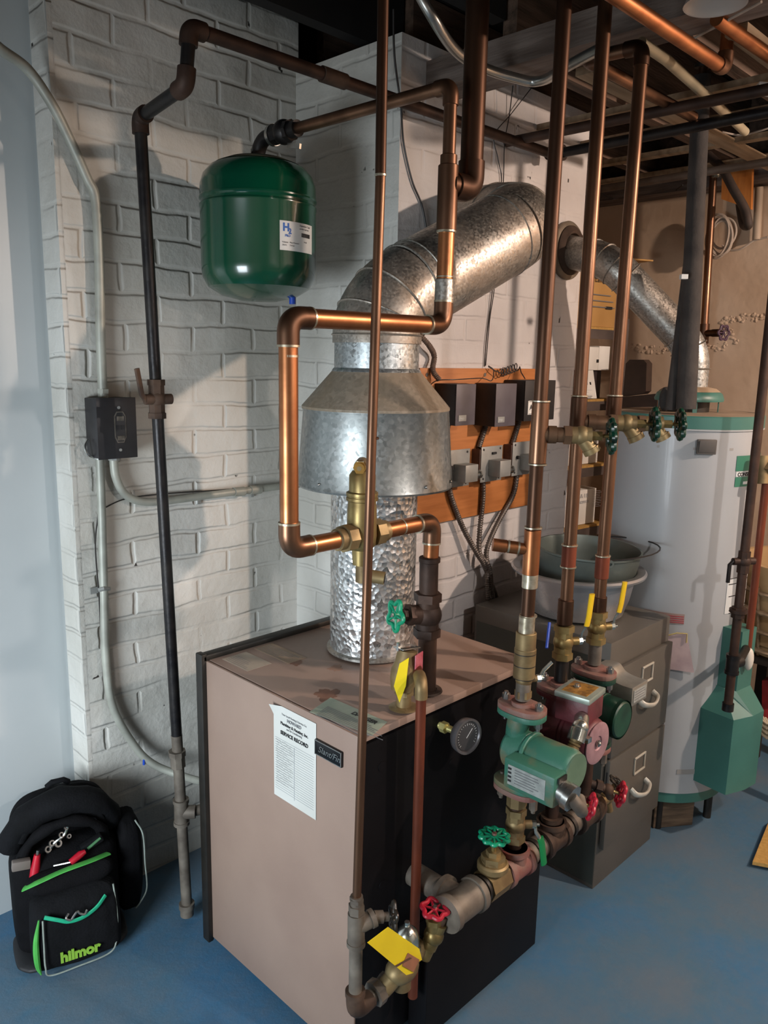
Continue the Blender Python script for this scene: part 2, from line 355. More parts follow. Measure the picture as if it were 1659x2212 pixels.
def handwheel(parent, c, axis, R, m, n=6, name='handwheel', spoke=None, dish=0, lobe=.13, tr=.16, hub=STEEL):
    Fm = TR(c, frame(axis)); b = B(); N = n*10; pts = []
    for k in range(N):
        a = 2*PI*k/N; q = R*(1+lobe*math.cos(n*a))
        pts.append(Fm @ V((q*math.cos(a), q*math.sin(a), 0)))
    b.sweep(pts, R*tr, 8, closed=True)
    for k in range(spoke or n):
        a = 2*PI*(k+.0)/(spoke or n)
        b.sweep([Fm @ V((R*.2*math.cos(a), R*.2*math.sin(a), -dish*R)), Fm @ V((R*math.cos(a), R*math.sin(a), 0))], R*.1, 6)
    b.cyl(Fm @ V((0, 0, -R*.2-dish*R)), Fm @ V((0, 0, R*.14-dish*R)), R*.3, n=12)
    w = fin(b, name, m, parent)
    fin(B().hexn(Fm @ V((0, 0, R*.14-dish*R)), Fm @ V((0, 0, R*.3-dish*R)), R*.17), 'wheel_nut', hub, w)
    return w
def gate_valve(label, c, pax, sax, s, wheelm, bodym, R, group=None, n=6, stem=3.2, name='gate_valve', wn=None, spoke=None, lobe=.13):
    """valve in a line: c centre, pax pipe direction, sax stem direction, s pipe radius"""
    c = V(c); pax = V(pax).normalized(); sax = V(sax).normalized()
    t = thing(name, label, 'valve', c, group)
    b = B(); b.ball(c, s*1.55); b.cyl(c-pax*s*2.2, c+pax*s*2.2, s*1.25)
    b.hexn(c-pax*s*2.4, c-pax*s*1.5, s*1.5); b.hexn(c+pax*s*1.5, c+pax*s*2.4, s*1.5); b.cyl(c, c+sax*s*2.1, s*1.05)
    fin(b, 'valve_body', bodym, t)
    fin(B().hexn(c+sax*s*1.9, c+sax*s*2.5, s*1.15).hexn(c+sax*s*2.5, c+sax*s*3.0, s*.65), 'bonnet_nut', bodym, t)
    fin(B().cyl(c+sax*s*2.9, c+sax*s*stem*1.35, s*.28, n=10), 'stem', BRASS, t)
    handwheel(t, c+sax*s*stem*1.35, sax, R, wheelm, n, spoke=spoke, lobe=lobe)
    return t
def coupling(parent, p, axis, r, h, m, name='coupling', lip=True):
    a = V(axis).normalized(); p = V(p)
    b = B().cyl(p-a*h/2, p+a*h/2, r, bev=r*.06)
    return fin(b, name, m, parent)
def solder_ring(parent, p, axis, r, m=SOLDER, h=.004):
    a = V(axis).normalized(); p = V(p)
    return fin(B().cyl(p-a*h/2, p+a*h/2, r), 'solder_joint', m, parent)
def pipe_run(name, label, cat, pts, r, m, em=None, er=1.2, bend=1.9, corner=True, rings=False, group=None, parent=None, sock=1.1, n=20, ringm=SOLDER, sub='pipe_section'):
    P = [V(p) for p in pts]
    t = parent or thing(name, label, cat, P[0], group)
    if not corner:
        fin(B().sweep(fillet(P, r*bend), r, n), sub, m, t); return t
    k = r*bend
    for i in range(len(P)-1):
        d = (P[i+1]-P[i]).normalized()
        a = P[i]+d*k if i else P[i]; c = P[i+1]-d*k if i < len(P)-2 else P[i+1]
        fin(B().cyl(a, c, r, n=n), sub, m, t)
    for i in range(1, len(P)-1):
        u = (P[i-1]-P[i]).normalized(); w = (P[i+1]-P[i]).normalized()
        arc = [(1-j/10)**2*(P[i]+u*k)+2*(j/10)*(1-j/10)*P[i]+(j/10)**2*(P[i]+w*k) for j in range(11)]
        e = fin(B().sweep([P[i]+u*(k+r*sock)]+arc+[P[i]+w*(k+r*sock)], r*er, n), 'elbow', em or m, t)
        if rings:
            solder_ring(e, P[i]+u*(k+r*sock+.001), u, r*er*1.02, ringm); solder_ring(e, P[i]+w*(k+r*sock+.001), w, r*er*1.02, ringm)
    return t

# ================================================================== THE ROOM
XW, YW, YP = 3.5, 2.07, 1.62          # right wall, brick wall plane, chimney face
fm = bpy.data.materials.new('painted_floor'); fm.use_nodes = True
_n = fm.node_tree.nodes; _l = fm.node_tree.links; _p = _n['Principled BSDF']
_tc = _n.new('ShaderNodeTexCoord')
_a = _n.new('ShaderNodeTexNoise'); _a.inputs['Scale'].default_value = 2.3; _a.inputs['Detail'].default_value = 7; _l.new(_tc.outputs['Object'], _a.inputs[0])
_rp = _n.new('ShaderNodeValToRGB'); _l.new(_a.outputs[0], _rp.inputs[0]); e = _rp.color_ramp.elements
e[0].position = .34; e[0].color = hx('39698c'); e[1].position = .68; e[1].color = hx('5c6a76'); k_ = _rp.color_ramp.elements.new(.5); k_.color = hx('45687f')
_g = _n.new('ShaderNodeTexNoise'); _g.inputs['Scale'].default_value = 24; _g.inputs['Detail'].default_value = 8; _g.inputs['Roughness'].default_value = .75; _l.new(_tc.outputs['Object'], _g.inputs[0])
_gr = _n.new('ShaderNodeMapRange'); _gr.inputs[1].default_value = .35; _gr.inputs[2].default_value = .7; _gr.inputs[3].default_value = 0; _gr.inputs[4].default_value = .35; _l.new(_g.outputs[0], _gr.inputs[0])
_mx = _n.new('ShaderNodeMix'); _mx.data_type = 'RGBA'; _l.new(_gr.outputs[0], _mx.inputs[0]); _l.new(_rp.outputs[0], _mx.inputs[6]); _mx.inputs[7].default_value = hx('686c72')
_l.new(_mx.outputs[2], _p.inputs['Base Color']); _p.inputs['Roughness'].default_value = .5; _p.inputs['Specular IOR Level'].default_value = .3
_bp = _n.new('ShaderNodeBump'); _bp.inputs['Distance'].default_value = .002; _l.new(_g.outputs[0], _bp.inputs['Height']); _l.new(_bp.outputs[0], _p.inputs['Normal'])
struct(B().box((1.0, .3, -.05), (5.4, 6.2, .1)), 'floor', fm)
BRX = brick('painted_brick_back', 0); BRY = brick('painted_brick_side', 1, off=(.07, .02)); BRC = brick('painted_brick_face', 0, paint='cbc8c6', paint2='b9b4b2', bd=.0048, hole=.70, off=(.05, .03))
wb = B().box((1.305, YW+.1, 1.35), (.77, .2, 2.70)); struct(wb, 'wall_back', BRX)
# chimney breast: front face and side as one body, brick laid along each face
def chimney():
    bm = bmesh.new(); bmesh.ops.create_cube(bm, size=1, matrix=M.Translation((2.165, (YP+2.4)/2, 1.23)) @ M.Diagonal((.97, 2.4-YP, 2.46, 1)))
    me = bpy.data.meshes.new('wall_chimney'); bm.to_mesh(me); bm.free()
    me.materials.append(BRC); me.materials.append(BRY)
    for p in me.polygons: p.material_index = 1 if abs(p.normal.x) > .5 else 0
    o = bpy.data.objects.new('wall_chimney', me); COL.objects.link(o); o['kind'] = 'structure'
chimney()
struct(B().box((.917, YW+.05, 1.35), (.014, .1, 2.70)), 'trim_1', BRY)
PANEL = mat('blue_white_gloss_panel', 'b3b9ba', 'aab1b3', .34, 0, 2.2, spec=.45)
struct(B().box((-.36, YW+.135, 1.3), (2.6, .03, 2.6)), 'wall_left', PANEL)
PLAST = mat('tan_plaster', 'd0b8a0', 'c2a990', .8, 0, 3, bump=.003, bscale=18)
struct(B().box((XW+.05, .5, 1.16), (.1, 5.0, 2.32)), 'wall_right', PLAST)
struct(B().box((3.05, 2.85, 1.3), (1.0, .1, 2.6)), 'wall_rear', PLAST)
WHT = mat('white_wall', 'b9bcba', 'adb0ae', .7, 0, 3)
struct(B().box((1.0, -2.65, 1.3), (5.2, .1, 2.6)), 'wall_front', WHT)
sw = B(); sw.box((-1.2, -1.1, 1.3), (.1, 3.1, 2.6)); sw.box((-1.2, 1.8, 1.3), (.1, .7, 2.6)); sw.box((-1.2, .95, .25), (.1, 1.0, .5)); sw.box((-1.2, .95, 2.0), (.1, 1.0, 1.2))
struct(sw, 'wall_side', WHT)
wf = B()
for y in (.47, 1.43): wf.box((-1.17, y, .95), (.06, .04, .9))
for z in (.52, 1.38): wf.box((-1.17, .95, z), (.06, 1.0, .04))
struct(wf, 'window_1', WOODL)
# raised plaster ridges flaking off the right wall
rd = B(); random.seed(3)
for a, c in (((1366, 752), (1476, 758)), ((1486, 752), (1570, 748)), ((1570, 688), (1659, 684)), ((1560, 690), (1592, 740))):
    for k in range(34):
        t = k/33; x = a[0]+(c[0]-a[0])*t+random.uniform(-3, 3); y = a[1]+(c[1]-a[1])*t+random.uniform(-9, 9); p = FX(x, y, XW)
        rd.ball(p, random.uniform(.003, .009), (.5, random.uniform(.8, 1.8), random.uniform(.5, 1.4)), n=7, m=4)
struct(rd, 'trim_2', PLAST)
# ceiling
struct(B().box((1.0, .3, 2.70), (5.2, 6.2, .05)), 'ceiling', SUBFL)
tn = 3
for y in (-2.2, -1.8, -1.4, -1.0, -.6, -.2, .2, .62, 1.02, 1.42, 1.80, 2.2, 2.6):
    b = B(); b.box((2.69, y, 2.54), (1.6, .045, .26)); struct(b, 'trim_%d' % tn, WOOD); tn += 1
    b = B(); b.box((.14, y+.03, 2.59), (3.48, .045, .19)); struct(b, 'trim_%d' % tn, SUBFL); tn += 1  # left joists take the tone darkened for lack of light
struct(B().box((1.84, .3, 2.375), (.12, 5.8, .075)), 'trim_%d' % tn, WOODB); tn += 1      # the big beam
struct(B().box((XW-.02, .5, 2.36), (.2, 5.0, .09)), 'trim_%d' % tn, WOODB); tn += 1       # sill plate on the right wall
for x, w_ in ((2.35, .05), (2.62, .05), (2.9, .04), (3.2, .05)):                           # furring strips under the joists
    b = B(); b.box((x, .9, 2.352), (w_, 2.9, .018)); struct(b, 'trim_%d' % tn, WOODL); tn += 1
for y in (.83, 1.22):
    b = B(); b.box((2.7, y, 2.345), (1.5, .05, .02)); struct(b, 'trim_%d' % tn, WOODL); tn += 1

struct(B().box((XW+.05, .5, 2.56), (.1, 5.0, .32)), 'trim_%d' % tn, WOOD); tn += 1      # rim joist
struct(B().box((3.05, 2.84, 2.56), (.9, .1, .3)), 'trim_%d' % tn, WOOD); tn += 1
# ================================================================== BOILER
bx0, bx1, by0, by1, bz0, bz1 = 1.05, 1.68, 1.095, 1.66, .03, .832
bo = thing('boiler', 'tan steel boiler with black open front and cream-brown top, nameplate on its side', 'boiler', ((bx0+bx1)/2, (by0+by1)/2, 0))
fin(B().box((bx0+.003, (by0+by1)/2, (bz0+bz1)/2), (.008, by1-by0, bz1-bz0), bev=.003), 'side_panel', TAN, bo)
fin(B().box((bx1-.004, (by0+by1)/2, (bz0+bz1)/2), (.008, by1-by0, bz1-bz0), bev=.003), 'side_panel', TAN, bo)
tp = B().box(((bx0+bx1)/2+.004, (by0+by1)/2, bz1-.003), (bx1-bx0-.01, by1-by0, .008), bev=.002)
tp.box(((bx0+bx1)/2, by0-.002, bz1-.008), (bx1-bx0, .006, .018), bev=.002); fin(tp, 'top_panel', TAN, bo)
fp = B().box(((bx0+bx1)/2+.002, by0+.004, (bz0+bz1)/2-.01), (bx1-bx0-.004, .012, bz1-bz0-.03)); fin(fp, 'front_panel', BLACKP, bo)
fin(B().box(((1.222+bx1)/2, by0-.034, .155), (bx1-1.222, .056, .27), bev=.004), 'burner_tray', BLACKP, bo)
fin(B().box(((bx0+bx1)/2, by0+.3, .02), (bx1-bx0-.05, .5, .04)), 'base', BLACKF, bo)
fr = B().box((bx0-.006, by1+.012, (bz0+bz1)/2+.004), (.018, .03, bz1-bz0+.03), bev=.004); fr.box(((bx0+bx1)/2, by1+.012, bz1+.006), (bx1-bx0+.02, .03, .018), bev=.004)
fr.box((bx1+.006, by1+.012, (bz0+bz1)/2+.004), (.018, .03, bz1-bz0+.03), bev=.004)
fin(fr, 'back_frame', BLACKF, bo)
for x, z in ((1.12, .74), (1.13, .45), (1.36, .66), (1.6, .75), (1.62, .3), (1.3, .2)):
    fin(B().cyl((x, by0-.001, z), (x, by0-.0035, z), .011, n=14), 'knockout_disc', BLACKP, bo)
# nameplate, labels, stains
o_ = FX(684, 1602, bx0); o2_ = FX(743, 1637, bx0)
npz = (o_.z+o2_.z)/2-.006; ny0, ny1 = o2_.y, o_.y-.001
npt = fin(B().box((bx0-.004, (ny0+ny1)/2, npz), (.006, ny1-ny0, .036), bev=.002), 'nameplate', mat('nameplate_black', '17191c', rough=.3, metal=.3), bo)
nr = B()
for z in (npz-.016, npz+.016): nr.box((bx0-.0075, (ny0+ny1)/2, z), (.001, ny1-ny0-.004, .0018))
for y in (ny0+.002, ny1-.002): nr.box((bx0-.0075, y, npz), (.001, .0018, .034))
fin(nr, 'nameplate_rim', STEEL, npt)
text('Slant/Fin', .021, (bx0-.008, ny1-.013, npz-.007), (0, -1, 0), (0, 0, 1), STEEL, npt, shear=.35, sx=1.0)
LAB = mat('faded_green_label', '9aa596', '8a9a8c', .6, 0, 18)
q = [FZ(669, 1538, bz1+.0012), FZ(714, 1507, bz1+.0012), FZ(837, 1560, bz1+.0012), FZ(803, 1590, bz1+.0012)]
cl = fin(B().slab(q, .0006, (0, 0, 1)), 'caution_label', LAB, bo)
rx = (q[2]-q[1]).normalized(); ux = (q[1]-q[0]).normalized()
text('DANGER', .018, q[1]+rx*.085-ux*.028+V((0, 0, .001)), rx, ux, INK, cl, depth=.0002, bold=.0006)
lines(9, q[1]+rx*.02-ux*.04+V((0, 0, .0008)), rx, ux, .19, .006, INKG, cl, th=.0012)
q = [FZ(476, 1432, bz1+.0012), FZ(512, 1402, bz1+.0012), FZ(548, 1428, bz1+.0012), FZ(520, 1443, bz1+.0012)]
q = [V((1.085, 1.64, bz1+.0012)), V((1.085, 1.53, bz1+.0012)), V((1.16, 1.53, bz1+.0012)), V((1.16, 1.64, bz1+.0012))]
cl = fin(B().slab(q, .0006, (0, 0, 1)), 'rating_label', mat('pinkish_label', 'a39a8c', '978d80', .6, 0, 20), bo)
lines(6, (1.09, 1.63, bz1+.002), (0, -1, 0), (-1, 0, 0), .09, .007, INKG, cl, th=.0012)
q = [V((1.19, 1.645, bz1+.0012)), V((1.19, 1.50, bz1+.0012)), V((1.25, 1.50, bz1+.0012)), V((1.25, 1.645, bz1+.0012))]
cl = fin(B().slab(q, .0006, (0, 0, 1)), 'rating_label', mat('tan_label', '9c8670', '8d7a66', .6, 0, 20), bo)
lines(6, (1.195, 1.64, bz1+.002), (0, -1, 0), (-1, 0, 0), .13, .008, INKG, cl, th=.0012)
STAIN = mat('rust_stain', '6b4a3a', '7c5a48', .6, 0, 30)
def blob(c, r, seed, m, par, name='rust_stain'):
    random.seed(seed); ph = [random.uniform(0, 6.3) for _ in range(5)]; out = []
    for k in range(60):
        a = 2*PI*k/60; q = r*(1+.16*math.sin(3*a+ph[0])+.12*math.sin(5*a+ph[1])+.09*math.sin(9*a+ph[2])+.07*math.sin(14*a+ph[3])); out.append((q*math.cos(a)*1.25, q*math.sin(a)))
    b = B(); b.prism(out, .0004, TR(c, RZ(.5))); fin(b, name, m, par)
blob(FZ(706, 1500, bz1+.0011), .026, 5, STAIN, bo); blob(FZ(640, 1432, bz1+.0011), .014, 9, STAIN, bo)
blob(FZ(725, 1443, bz1+.0011), .016, 3, mat('faint_stain', '8d6f5d', rough=.6), bo)
# gauge on the front
gc = FY(1008, 1590, by0-.075); gs = V((gc.x-.01, by0+.01, gc.z+.004))
g = thing('temperature_gauge', 'round grey temperature gauge on a short brass stem in the boiler front', 'gauge', gs)
fin(B().cyl(gs, gc+V((0, .02, 0)), .008).hexn(gs+V((0, -.02, 0)), gs+V((0, -.035, 0)), .013), 'stem', mat('pale_brass_stem', 'd0c884', rough=.4, metal=.6), g)
gx = V((-.12, -1, .06)).normalized(); Rg = frame(gx)
cs = fin(B().lathe([(0, -.022), (.030, -.022), (.039, -.012), (.041, 0), (.041, .006), (.036, .006), (.034, .001), (0, .001)], TR(gc, Rg), 36), 'gauge_case', mat('gauge_grey', '5c5a5c', '504e50', .35, .3, 20), g)
dl = fin(B().lathe([(0, .0012), (.033, .0012), (.033, .0022), (0, .0022)], TR(gc, Rg), 36), 'dial', mat('dial_dark', '38383b', rough=.4), g)
dn = B()
for k in range(21):
    a = math.radians(-130+k*13); Rk = TR(gc, Rg) @ RZ(a); dn.box(Rk @ V((0, .028, .0025)), (.0009, .005 if k % 5 == 0 else .003, .0004), (Rg @ RZ(a)))
dn.box(TR(gc, Rg) @ V((.006, .006, .003)), (.0014, .026, .0006), Rg @ RZ(-.8)); fin(dn, 'dial_marks', LABELW, dl)

# service sheet taped to the side
yA = FX(593, 1516, bx0).y; yB = FX(685, 1560, bx0).y; zT = FX(593, 1516, bx0).z; zB = FX(595, 1714, bx0).z
sp_ = thing('service_sheet', 'long white service record sheet taped to the tan side of the boiler', 'paper', (bx0-.002, (yA+yB)/2, zB))
b = B(); N = 10
front = [(bx0-.0025-.010*max(0, 1-((i/N)/.25))**2*0, yA+(yB-yA)*i/N) for i in range(N+1)]
bm = bmesh.new(); nz = 16; grid = []
for j in range(nz+1):
    row = []
    for i in range(N+1):
        u_ = i/N; v_ = j/nz; curl = .014*max(0, 1-u_/.2)*max(0, 1-v_/.12)
        row.append(bm.verts.new((bx0-.0022-curl, yA+(yB-yA)*u_, zT+(zB-zT)*v_)))
    grid.append(row)
for j in range(nz):
    for i in range(N): bm.faces.new((grid[j][i], grid[j][i+1], grid[j+1][i+1], grid[j+1][i]))
bm.normal_update(); e_ = bmesh.ops.solidify(bm, geom=bm.faces[:], thickness=.0006)
sh = fin(bm, 'sheet', mat('aged_paper', 'c6c7c2', 'bdbeb8', .8, 0, 6), sp_)
yc = (yA+yB)/2; xs_ = bx0-.0036; RT, UP = (0, -1, 0), (0, 0, 1); Wd = yA-yB
def ctext(s, size, z, m=INK, bold=0, **k): text(s, size, (xs_, yc, z), RT, UP, m, sp_, .0002, bold, align='CENTER', **k)
ctext('Your Local Heating & Service Co.', .0065, zT-.020, INKG)
ctext('HOWARD', .011, zT-.032, INKG, .0003); ctext('Plumbing & Heating, Inc.', .010, zT-.044, INK, .0002)
ctext('and Air Conditioning', .0065, zT-.052, INKG); ctext('SERVICE RECORD', .0125, zT-.068, INK, .0004)
lines(int((zT-zB-.095)/.0058), (xs_, yA-.006, zT-.082), RT, UP, Wd-.012, .0058, INKL, sp_, 'ruled_lines', .0004, .02, .0003)
fin(B().box((xs_, yc, (zT+zB)/2-.035), (.0004, .0007, zT-zB-.10)), 'column_line', INKL, sp_)
random.seed(11)
hw = B()
for j in range(int((zT-zB-.12)/.0058)):
    z = zT-.087-j*.0058; y = yA-.008-random.random()*.004
    pts = []
    L = (Wd*.46)*(.6+.4*random.random()); k = 0
    while k*.0022 < L: pts.append(V((xs_-.0002, y-k*.0022, z+random.uniform(-.0018, .0022)))); k += 1
    hw.sweep(pts, .00022, 4)
fin(hw, 'handwriting', INKG, sp_)

# ================================================================== FLUE, DRAFT HOOD AND DUCT
FC = V((1.421, 1.434, 0)); r1 = .112
fl = thing('flue_duct', 'large galvanized flue rising from the boiler through a bell-shaped draft hood into the white chimney', 'flue', (FC.x, FC.y, bz1))
def L3(pr, mx=None): return TR(FC) if mx is None else mx
fin(B().lathe([(0, .8385), (r1, .8385), (r1, 1.31), (0, 1.31)], TR(FC), 64), 'lower_flue', FOIL, fl)
fin(B().lathe([(r1, .8385), (r1+.008, .8385), (r1+.008, .845), (r1, .849)], TR(FC), 64), 'base_collar', GALV_DUST, fl)
fin(B().lathe([(.192, 1.284), (.1975, 1.280), (.2, 1.285), (.1975, 1.292), (.1835, 1.468), (.186, 1.472), (.186, 1.478), (.182, 1.482), (.178, 1.478), (.188, 1.292), (.192, 1.284)], TR(FC), 64), 'draft_skirt', GALV_SOFT, fl)
fin(B().lathe([(.187, 1.474), (.187, 1.480), (.112, 1.566), (.106, 1.566), (.182, 1.474)], TR(FC), 64), 'hood_cone', HOODTOP, fl)
fin(B().lathe([(.110, 1.562), (.1125, 1.566), (.110, 1.571), (.106, 1.575), (.106, 1.66), (.100, 1.66)], TR(FC), 64), 'hood_neck', GALV, fl)
sc = B()
for a in (3.2, 3.9, 4.6, 5.2): sc.ball(FC+V((.199*math.cos(a), .199*math.sin(a), 1.30)), .004, n=8, m=5)
for a in (3.9, 5.3): sc.box(FC+V((.192*math.cos(a), .192*math.sin(a), 1.385)), (.002, .004, .18), TR((0, 0, 0), RZ(a)) @ M.Rotation(-.075, 4, 'Y'))
fin(sc, 'rivet_seams', STEEL, fl)['kind'] = 'stuff'
E0 = FC+V((0, 0, 1.655)); E2 = FD(1097, 502, 2.18); DD = None
DST = FC+V((.0, 0, 1.725)); dax = (E2-DST).normalized()
r2 = .111
p_a = E0; p_c = DST+dax*.11
arc = [(1-j/14)**2*p_a+2*(j/14)*(1-j/14)*(FC+V((0, 0, 1.715)))+(j/14)**2*p_c for j in range(15)]
el = fin(B().sweep([E0-V((0, 0, .02))]+arc, r2, 56), 'flue_elbow', GALV_DUST, fl)
def ringat(p, ax, r, par, w=.006, m=GALV_DUST, name='seam_bead'):
    fin(B().lathe([(r-.002, -w/2), (r+.002, -w/3), (r+.0035, 0), (r+.002, w/3), (r-.002, w/2)], TR(p, frame(ax)), 56), name, m, par)
ringat(E0, V((.0, 0, 1)), r2, el)
ringat(arc[4], (arc[5]-arc[3]), r2, el); ringat(arc[9], arc[10]-arc[8], r2, el); ringat(arc[14], dax, r2, el)
du = fin(B().cyl(p_c, E2, r2+.001, n=64), 'duct', GALV_DUST, fl)
ringat(p_c+dax*.03, dax, r2, du, .004); ringat(E2-dax*.035, dax, r2, du)
E3 = V((E2.x+.11, YP+.02, E2.z+.045)); mid = E2+dax*.12
arc2 = [(1-j/14)**2*E2+2*(j/14)*(1-j/14)*mid+(j/14)**2*E3 for j in range(15)]
ee = fin(B().sweep(arc2, r2+.0005, 64), 'wall_elbow', GALV_DUST, fl)
for j in (4, 9): ringat(arc2[j], arc2[j+1]-arc2[j-1], r2, ee, .005)

# ================================================================== COPPER PIPING AROUND THE BOILER
YS = 1.143; XS = 1.318
sup = thing('supply_pipe', 'thick copper supply pipe looping left, up and across beside the galvanized flue', 'pipe', (XS, YS, .84))
z1, z2, XL = 1.243, 1.668, .910
fin(B().cyl((XS-.002, YS, .84), (XS-.008, YS, 1.15), .0215), 'lower_pipe', IRON_BRN, sup)
fin(B().lathe([(.0225, 0), (.036, 0), (.034, .004), (.0225, .005)], TR((XS, YS, .8385))), 'floor_flange', IRON_RUST, sup)
S = [V((XS-.004, YS, 1.10)), V((XS, YS, z1)), V((XL, YS, z1)), V((XL-.001, YS, z2)), V((1.331, YS, z2+.003)), V((1.334, YS, 1.90))]
pipe_run('', '', '', S, .0176, COPPER_BRIGHT, COPPER, 1.17, 1.7, rings=True, parent=sup, n=28)
pipe_run('', '', '', [V((1.333, YS, 1.90)), V((1.333, YS, 2.148)), V((1.333, 1.64, 2.152))], .0135, COPPER, COPPER, 1.22, 1.7, parent=sup, n=22)
for z, r, h, m in ((1.742, .0206, .05, GALV_DUST), (1.93, .0213, .13, COPPER), (2.0, .0175, .03, COPPER), (1.865, .0208, .008, SOLDER), (1.772, .0185, .004, SOLDER)):
    coupling(sup, (1.3325, YS, z), (0, 0, 1), r, h, m, 'coupling' if h > .01 else 'solder_joint')
for z in (1.62, 1.60): solder_ring(sup, (XL, YS, z), (0, 0, 1), .0182)
for x in (1.16, 1.03, 1.215): solder_ring(sup, (x, YS, z1), (1, 0, 0), .0184)
coupling(sup, (XS-.006, YS, 1.155), (0, 0, 1), .0245, .012, IRON_BRN, 'collar')
# tee branch to the big riser
pipe_run('', '', '', [V((1.333, YS, 1.958)), V((1.408, YS, 1.958)), V((1.408, YS, 2.67))], .0245, COPPER_DARK, COPPER_DARK, 1.15, 1.25, parent=sup, n=28)
# air separator
ax_ = 1.098
a = thing('air_separator', 'tall brass air separator with hex unions in the copper loop in front of the flue', 'air separator', (ax_, YS, z1-.06))
fin(B().lathe([(0, -.062), (.018, -.062), (.020, -.03), (.029, -.02), (.031, 0), (.030, .055), (.0285, .070), (.0285, .075), (.031, .077), (.031, .088), (.027, .091), (.027, .124), (.020, .134), (0, .134)], TR((ax_, YS, z1)), 36), 'separator_body', BRASS, a)
fin(B().lathe([(.0285, .071), (.0325, .073), (.0325, .079), (.030, .081), (.0325, .083), (.0325, .089), (.0285, .091)], TR((ax_, YS, z1)), 36), 'joint_ring', BRASS, a)
for s_ in (-1, 1):
    fin(B().hexn((ax_+s_*.028, YS, z1), (ax_+s_*.052, YS, z1), .0285, 8).cyl((ax_+s_*.05, YS, z1), (ax_+s_*.068, YS, z1), .0225), 'union_nut', BRASS_DULL, a)
vt = V((ax_-.004, YS, z1+.144)); vd = V((-.62, -.55, 0)).normalized()
fin(B().cyl(vt-vd*.03, vt+vd*.022, .0135), 'vent_elbow', BRASS_DULL, a)
kn = fin(B().hexn(vt+vd*.02, vt+vd*.036, .0135).cyl(vt+vd*.035, vt+vd*.046, .010), 'vent_cap', mat('shiny_brass', 'd8b46a', rough=.2, metal=1), a)
fin(B().cyl(vt+vd*.045, vt+vd*.047, .005, n=12), 'vent_screw', BRASS_DULL, kn)
fin(B().cyl((ax_+.006, YS, z1-.055), (ax_+.006, YS, z1-.10), .016), 'drain_stub', BRASS_DULL, a)
dr = V((ax_+.006, YS, z1-.085)); dv = V((.6, -.78, -.12)).normalized()
fin(B().cyl(dr, dr+dv*.045, .0135), 'drain_elbow', BRASS_DULL, a)
fin(B().cyl(dr+dv*.0452, dr+dv*.046, .010), 'drain_opening', INK, a)
# check / balancing valve with green wheel in the riser
vc = FY(915, 1330, YS); vc = V((XS-.008, YS, vc.z))
sd = V((-.72, .10, .10)).normalized()
gv = gate_valve('dusty brown gate valve with bright green handwheel in front of the flue', vc, (0, 0, 1), (-.80, .25, .10), .0215, WHG, IRON_BRN, .030, n=5, stem=2.9, spoke=5, lobe=.2)

# expansion tank and its branch
TX, TY = 1.333, 1.80
et = thing('expansion_tank', 'glossy green expansion tank hanging near the brick corner', 'tank', (TX, TY, 1.745))
pr = [(0, 1.742), (.05, 1.745), (.10, 1.757), (.135, 1.778), (.149, 1.803), (.152, 1.83), (.152, 1.975), (.154, 1.980), (.154, 1.984), (.1495, 1.989), (.1495, 1.994), (.154, 1.999), (.154, 2.003), (.152, 2.007), (.151, 2.035), (.143, 2.06), (.125, 2.080), (.08, 2.100), (.03, 2.108), (0, 2.108)]
fin(B().lathe(pr, TR((TX, TY, 0)), 72), 'tank_shell', TANKG, et, 25)
fin(B().lathe([(.112, 2.0875), (.08, 2.1005), (.03, 2.1085), (0, 2.1085), (0, 2.107), (.08, 2.098), (.11, 2.086)], TR((TX, TY, 0)), 48), 'tank_dust', mat('greenish_dust', '5b5a4c', '45604c', .9, 0, 14), et)
fin(B().cyl((TX, TY, 2.105), (TX, TY, 2.125), .013).hexn((TX, TY, 2.12), (TX, TY, 2.13), .02), 'tank_nipple', STEEL, et)
vp = FY(607, 640, 1.72); fin(B().cyl((1.395, 1.735, 1.765), (1.395, 1.735, 1.738), .009, n=12), 'valve_cap', BLUE, et)
# wrapped sticker on the shell
def shell_label(name, cx, cy, r, a0, a1, z0, z1_, m, par, th=.0006, n=14):
    bm = bmesh.new(); g_ = []
    for rr in (r, r+th):
        g_.append([[bm.verts.new((cx+rr*math.cos(a0+(a1-a0)*i/n), cy+rr*math.sin(a0+(a1-a0)*i/n), z)) for z in (z0, z1_)] for i in range(n+1)])
    for L_, fl_ in ((g_[0], 1), (g_[1], 0)):
        for i in range(n): bm.faces.new((L_[i][0], L_[i+1][0], L_[i+1][1], L_[i][1]))
    for i in range(n):
        for k in (0, 1): bm.faces.new((g_[0][i][k], g_[0][i+1][k], g_[1][i+1][k], g_[1][i][k]))
    for i in (0, n): bm.faces.new((g_[0][i][0], g_[0][i][1], g_[1][i][1], g_[1][i][0]))
    bmesh.ops.recalc_face_normals(bm, faces=bm.faces[:]); return fin(bm, name, m, par)
def bend_to(o, cx, cy, r, a_mid):    # wrap flat lettering (built in the tangent plane) round the cylinder
    off = ORG[o.parent.name] if o.parent else V((0, 0, 0))
    t = V((-math.sin(a_mid), math.cos(a_mid), 0)); nn = V((math.cos(a_mid), math.sin(a_mid), 0)); C0 = V((cx, cy, 0))
    for v in o.data.vertices:
        p = v.co+off-C0; s_ = p.dot(t); d = p.dot(nn)-r; an = a_mid+s_/r
        q = C0+V((math.cos(an)*(r+d), math.sin(an)*(r+d), p.z)); v.co = q-off
am = math.atan2(-1, -.05)+.12
A0 = -1.93+.02; A1 = -1.20
tl = shell_label('sticker', TX, TY, .1523, -1.86, -1.10, 1.862, 1.933, LABELW, et)
amid = -1.48; tv = V((-math.sin(amid), math.cos(amid), 0)); nv = V((math.cos(amid), math.sin(amid), 0)); base = V((TX, TY, 0))+nv*.1532
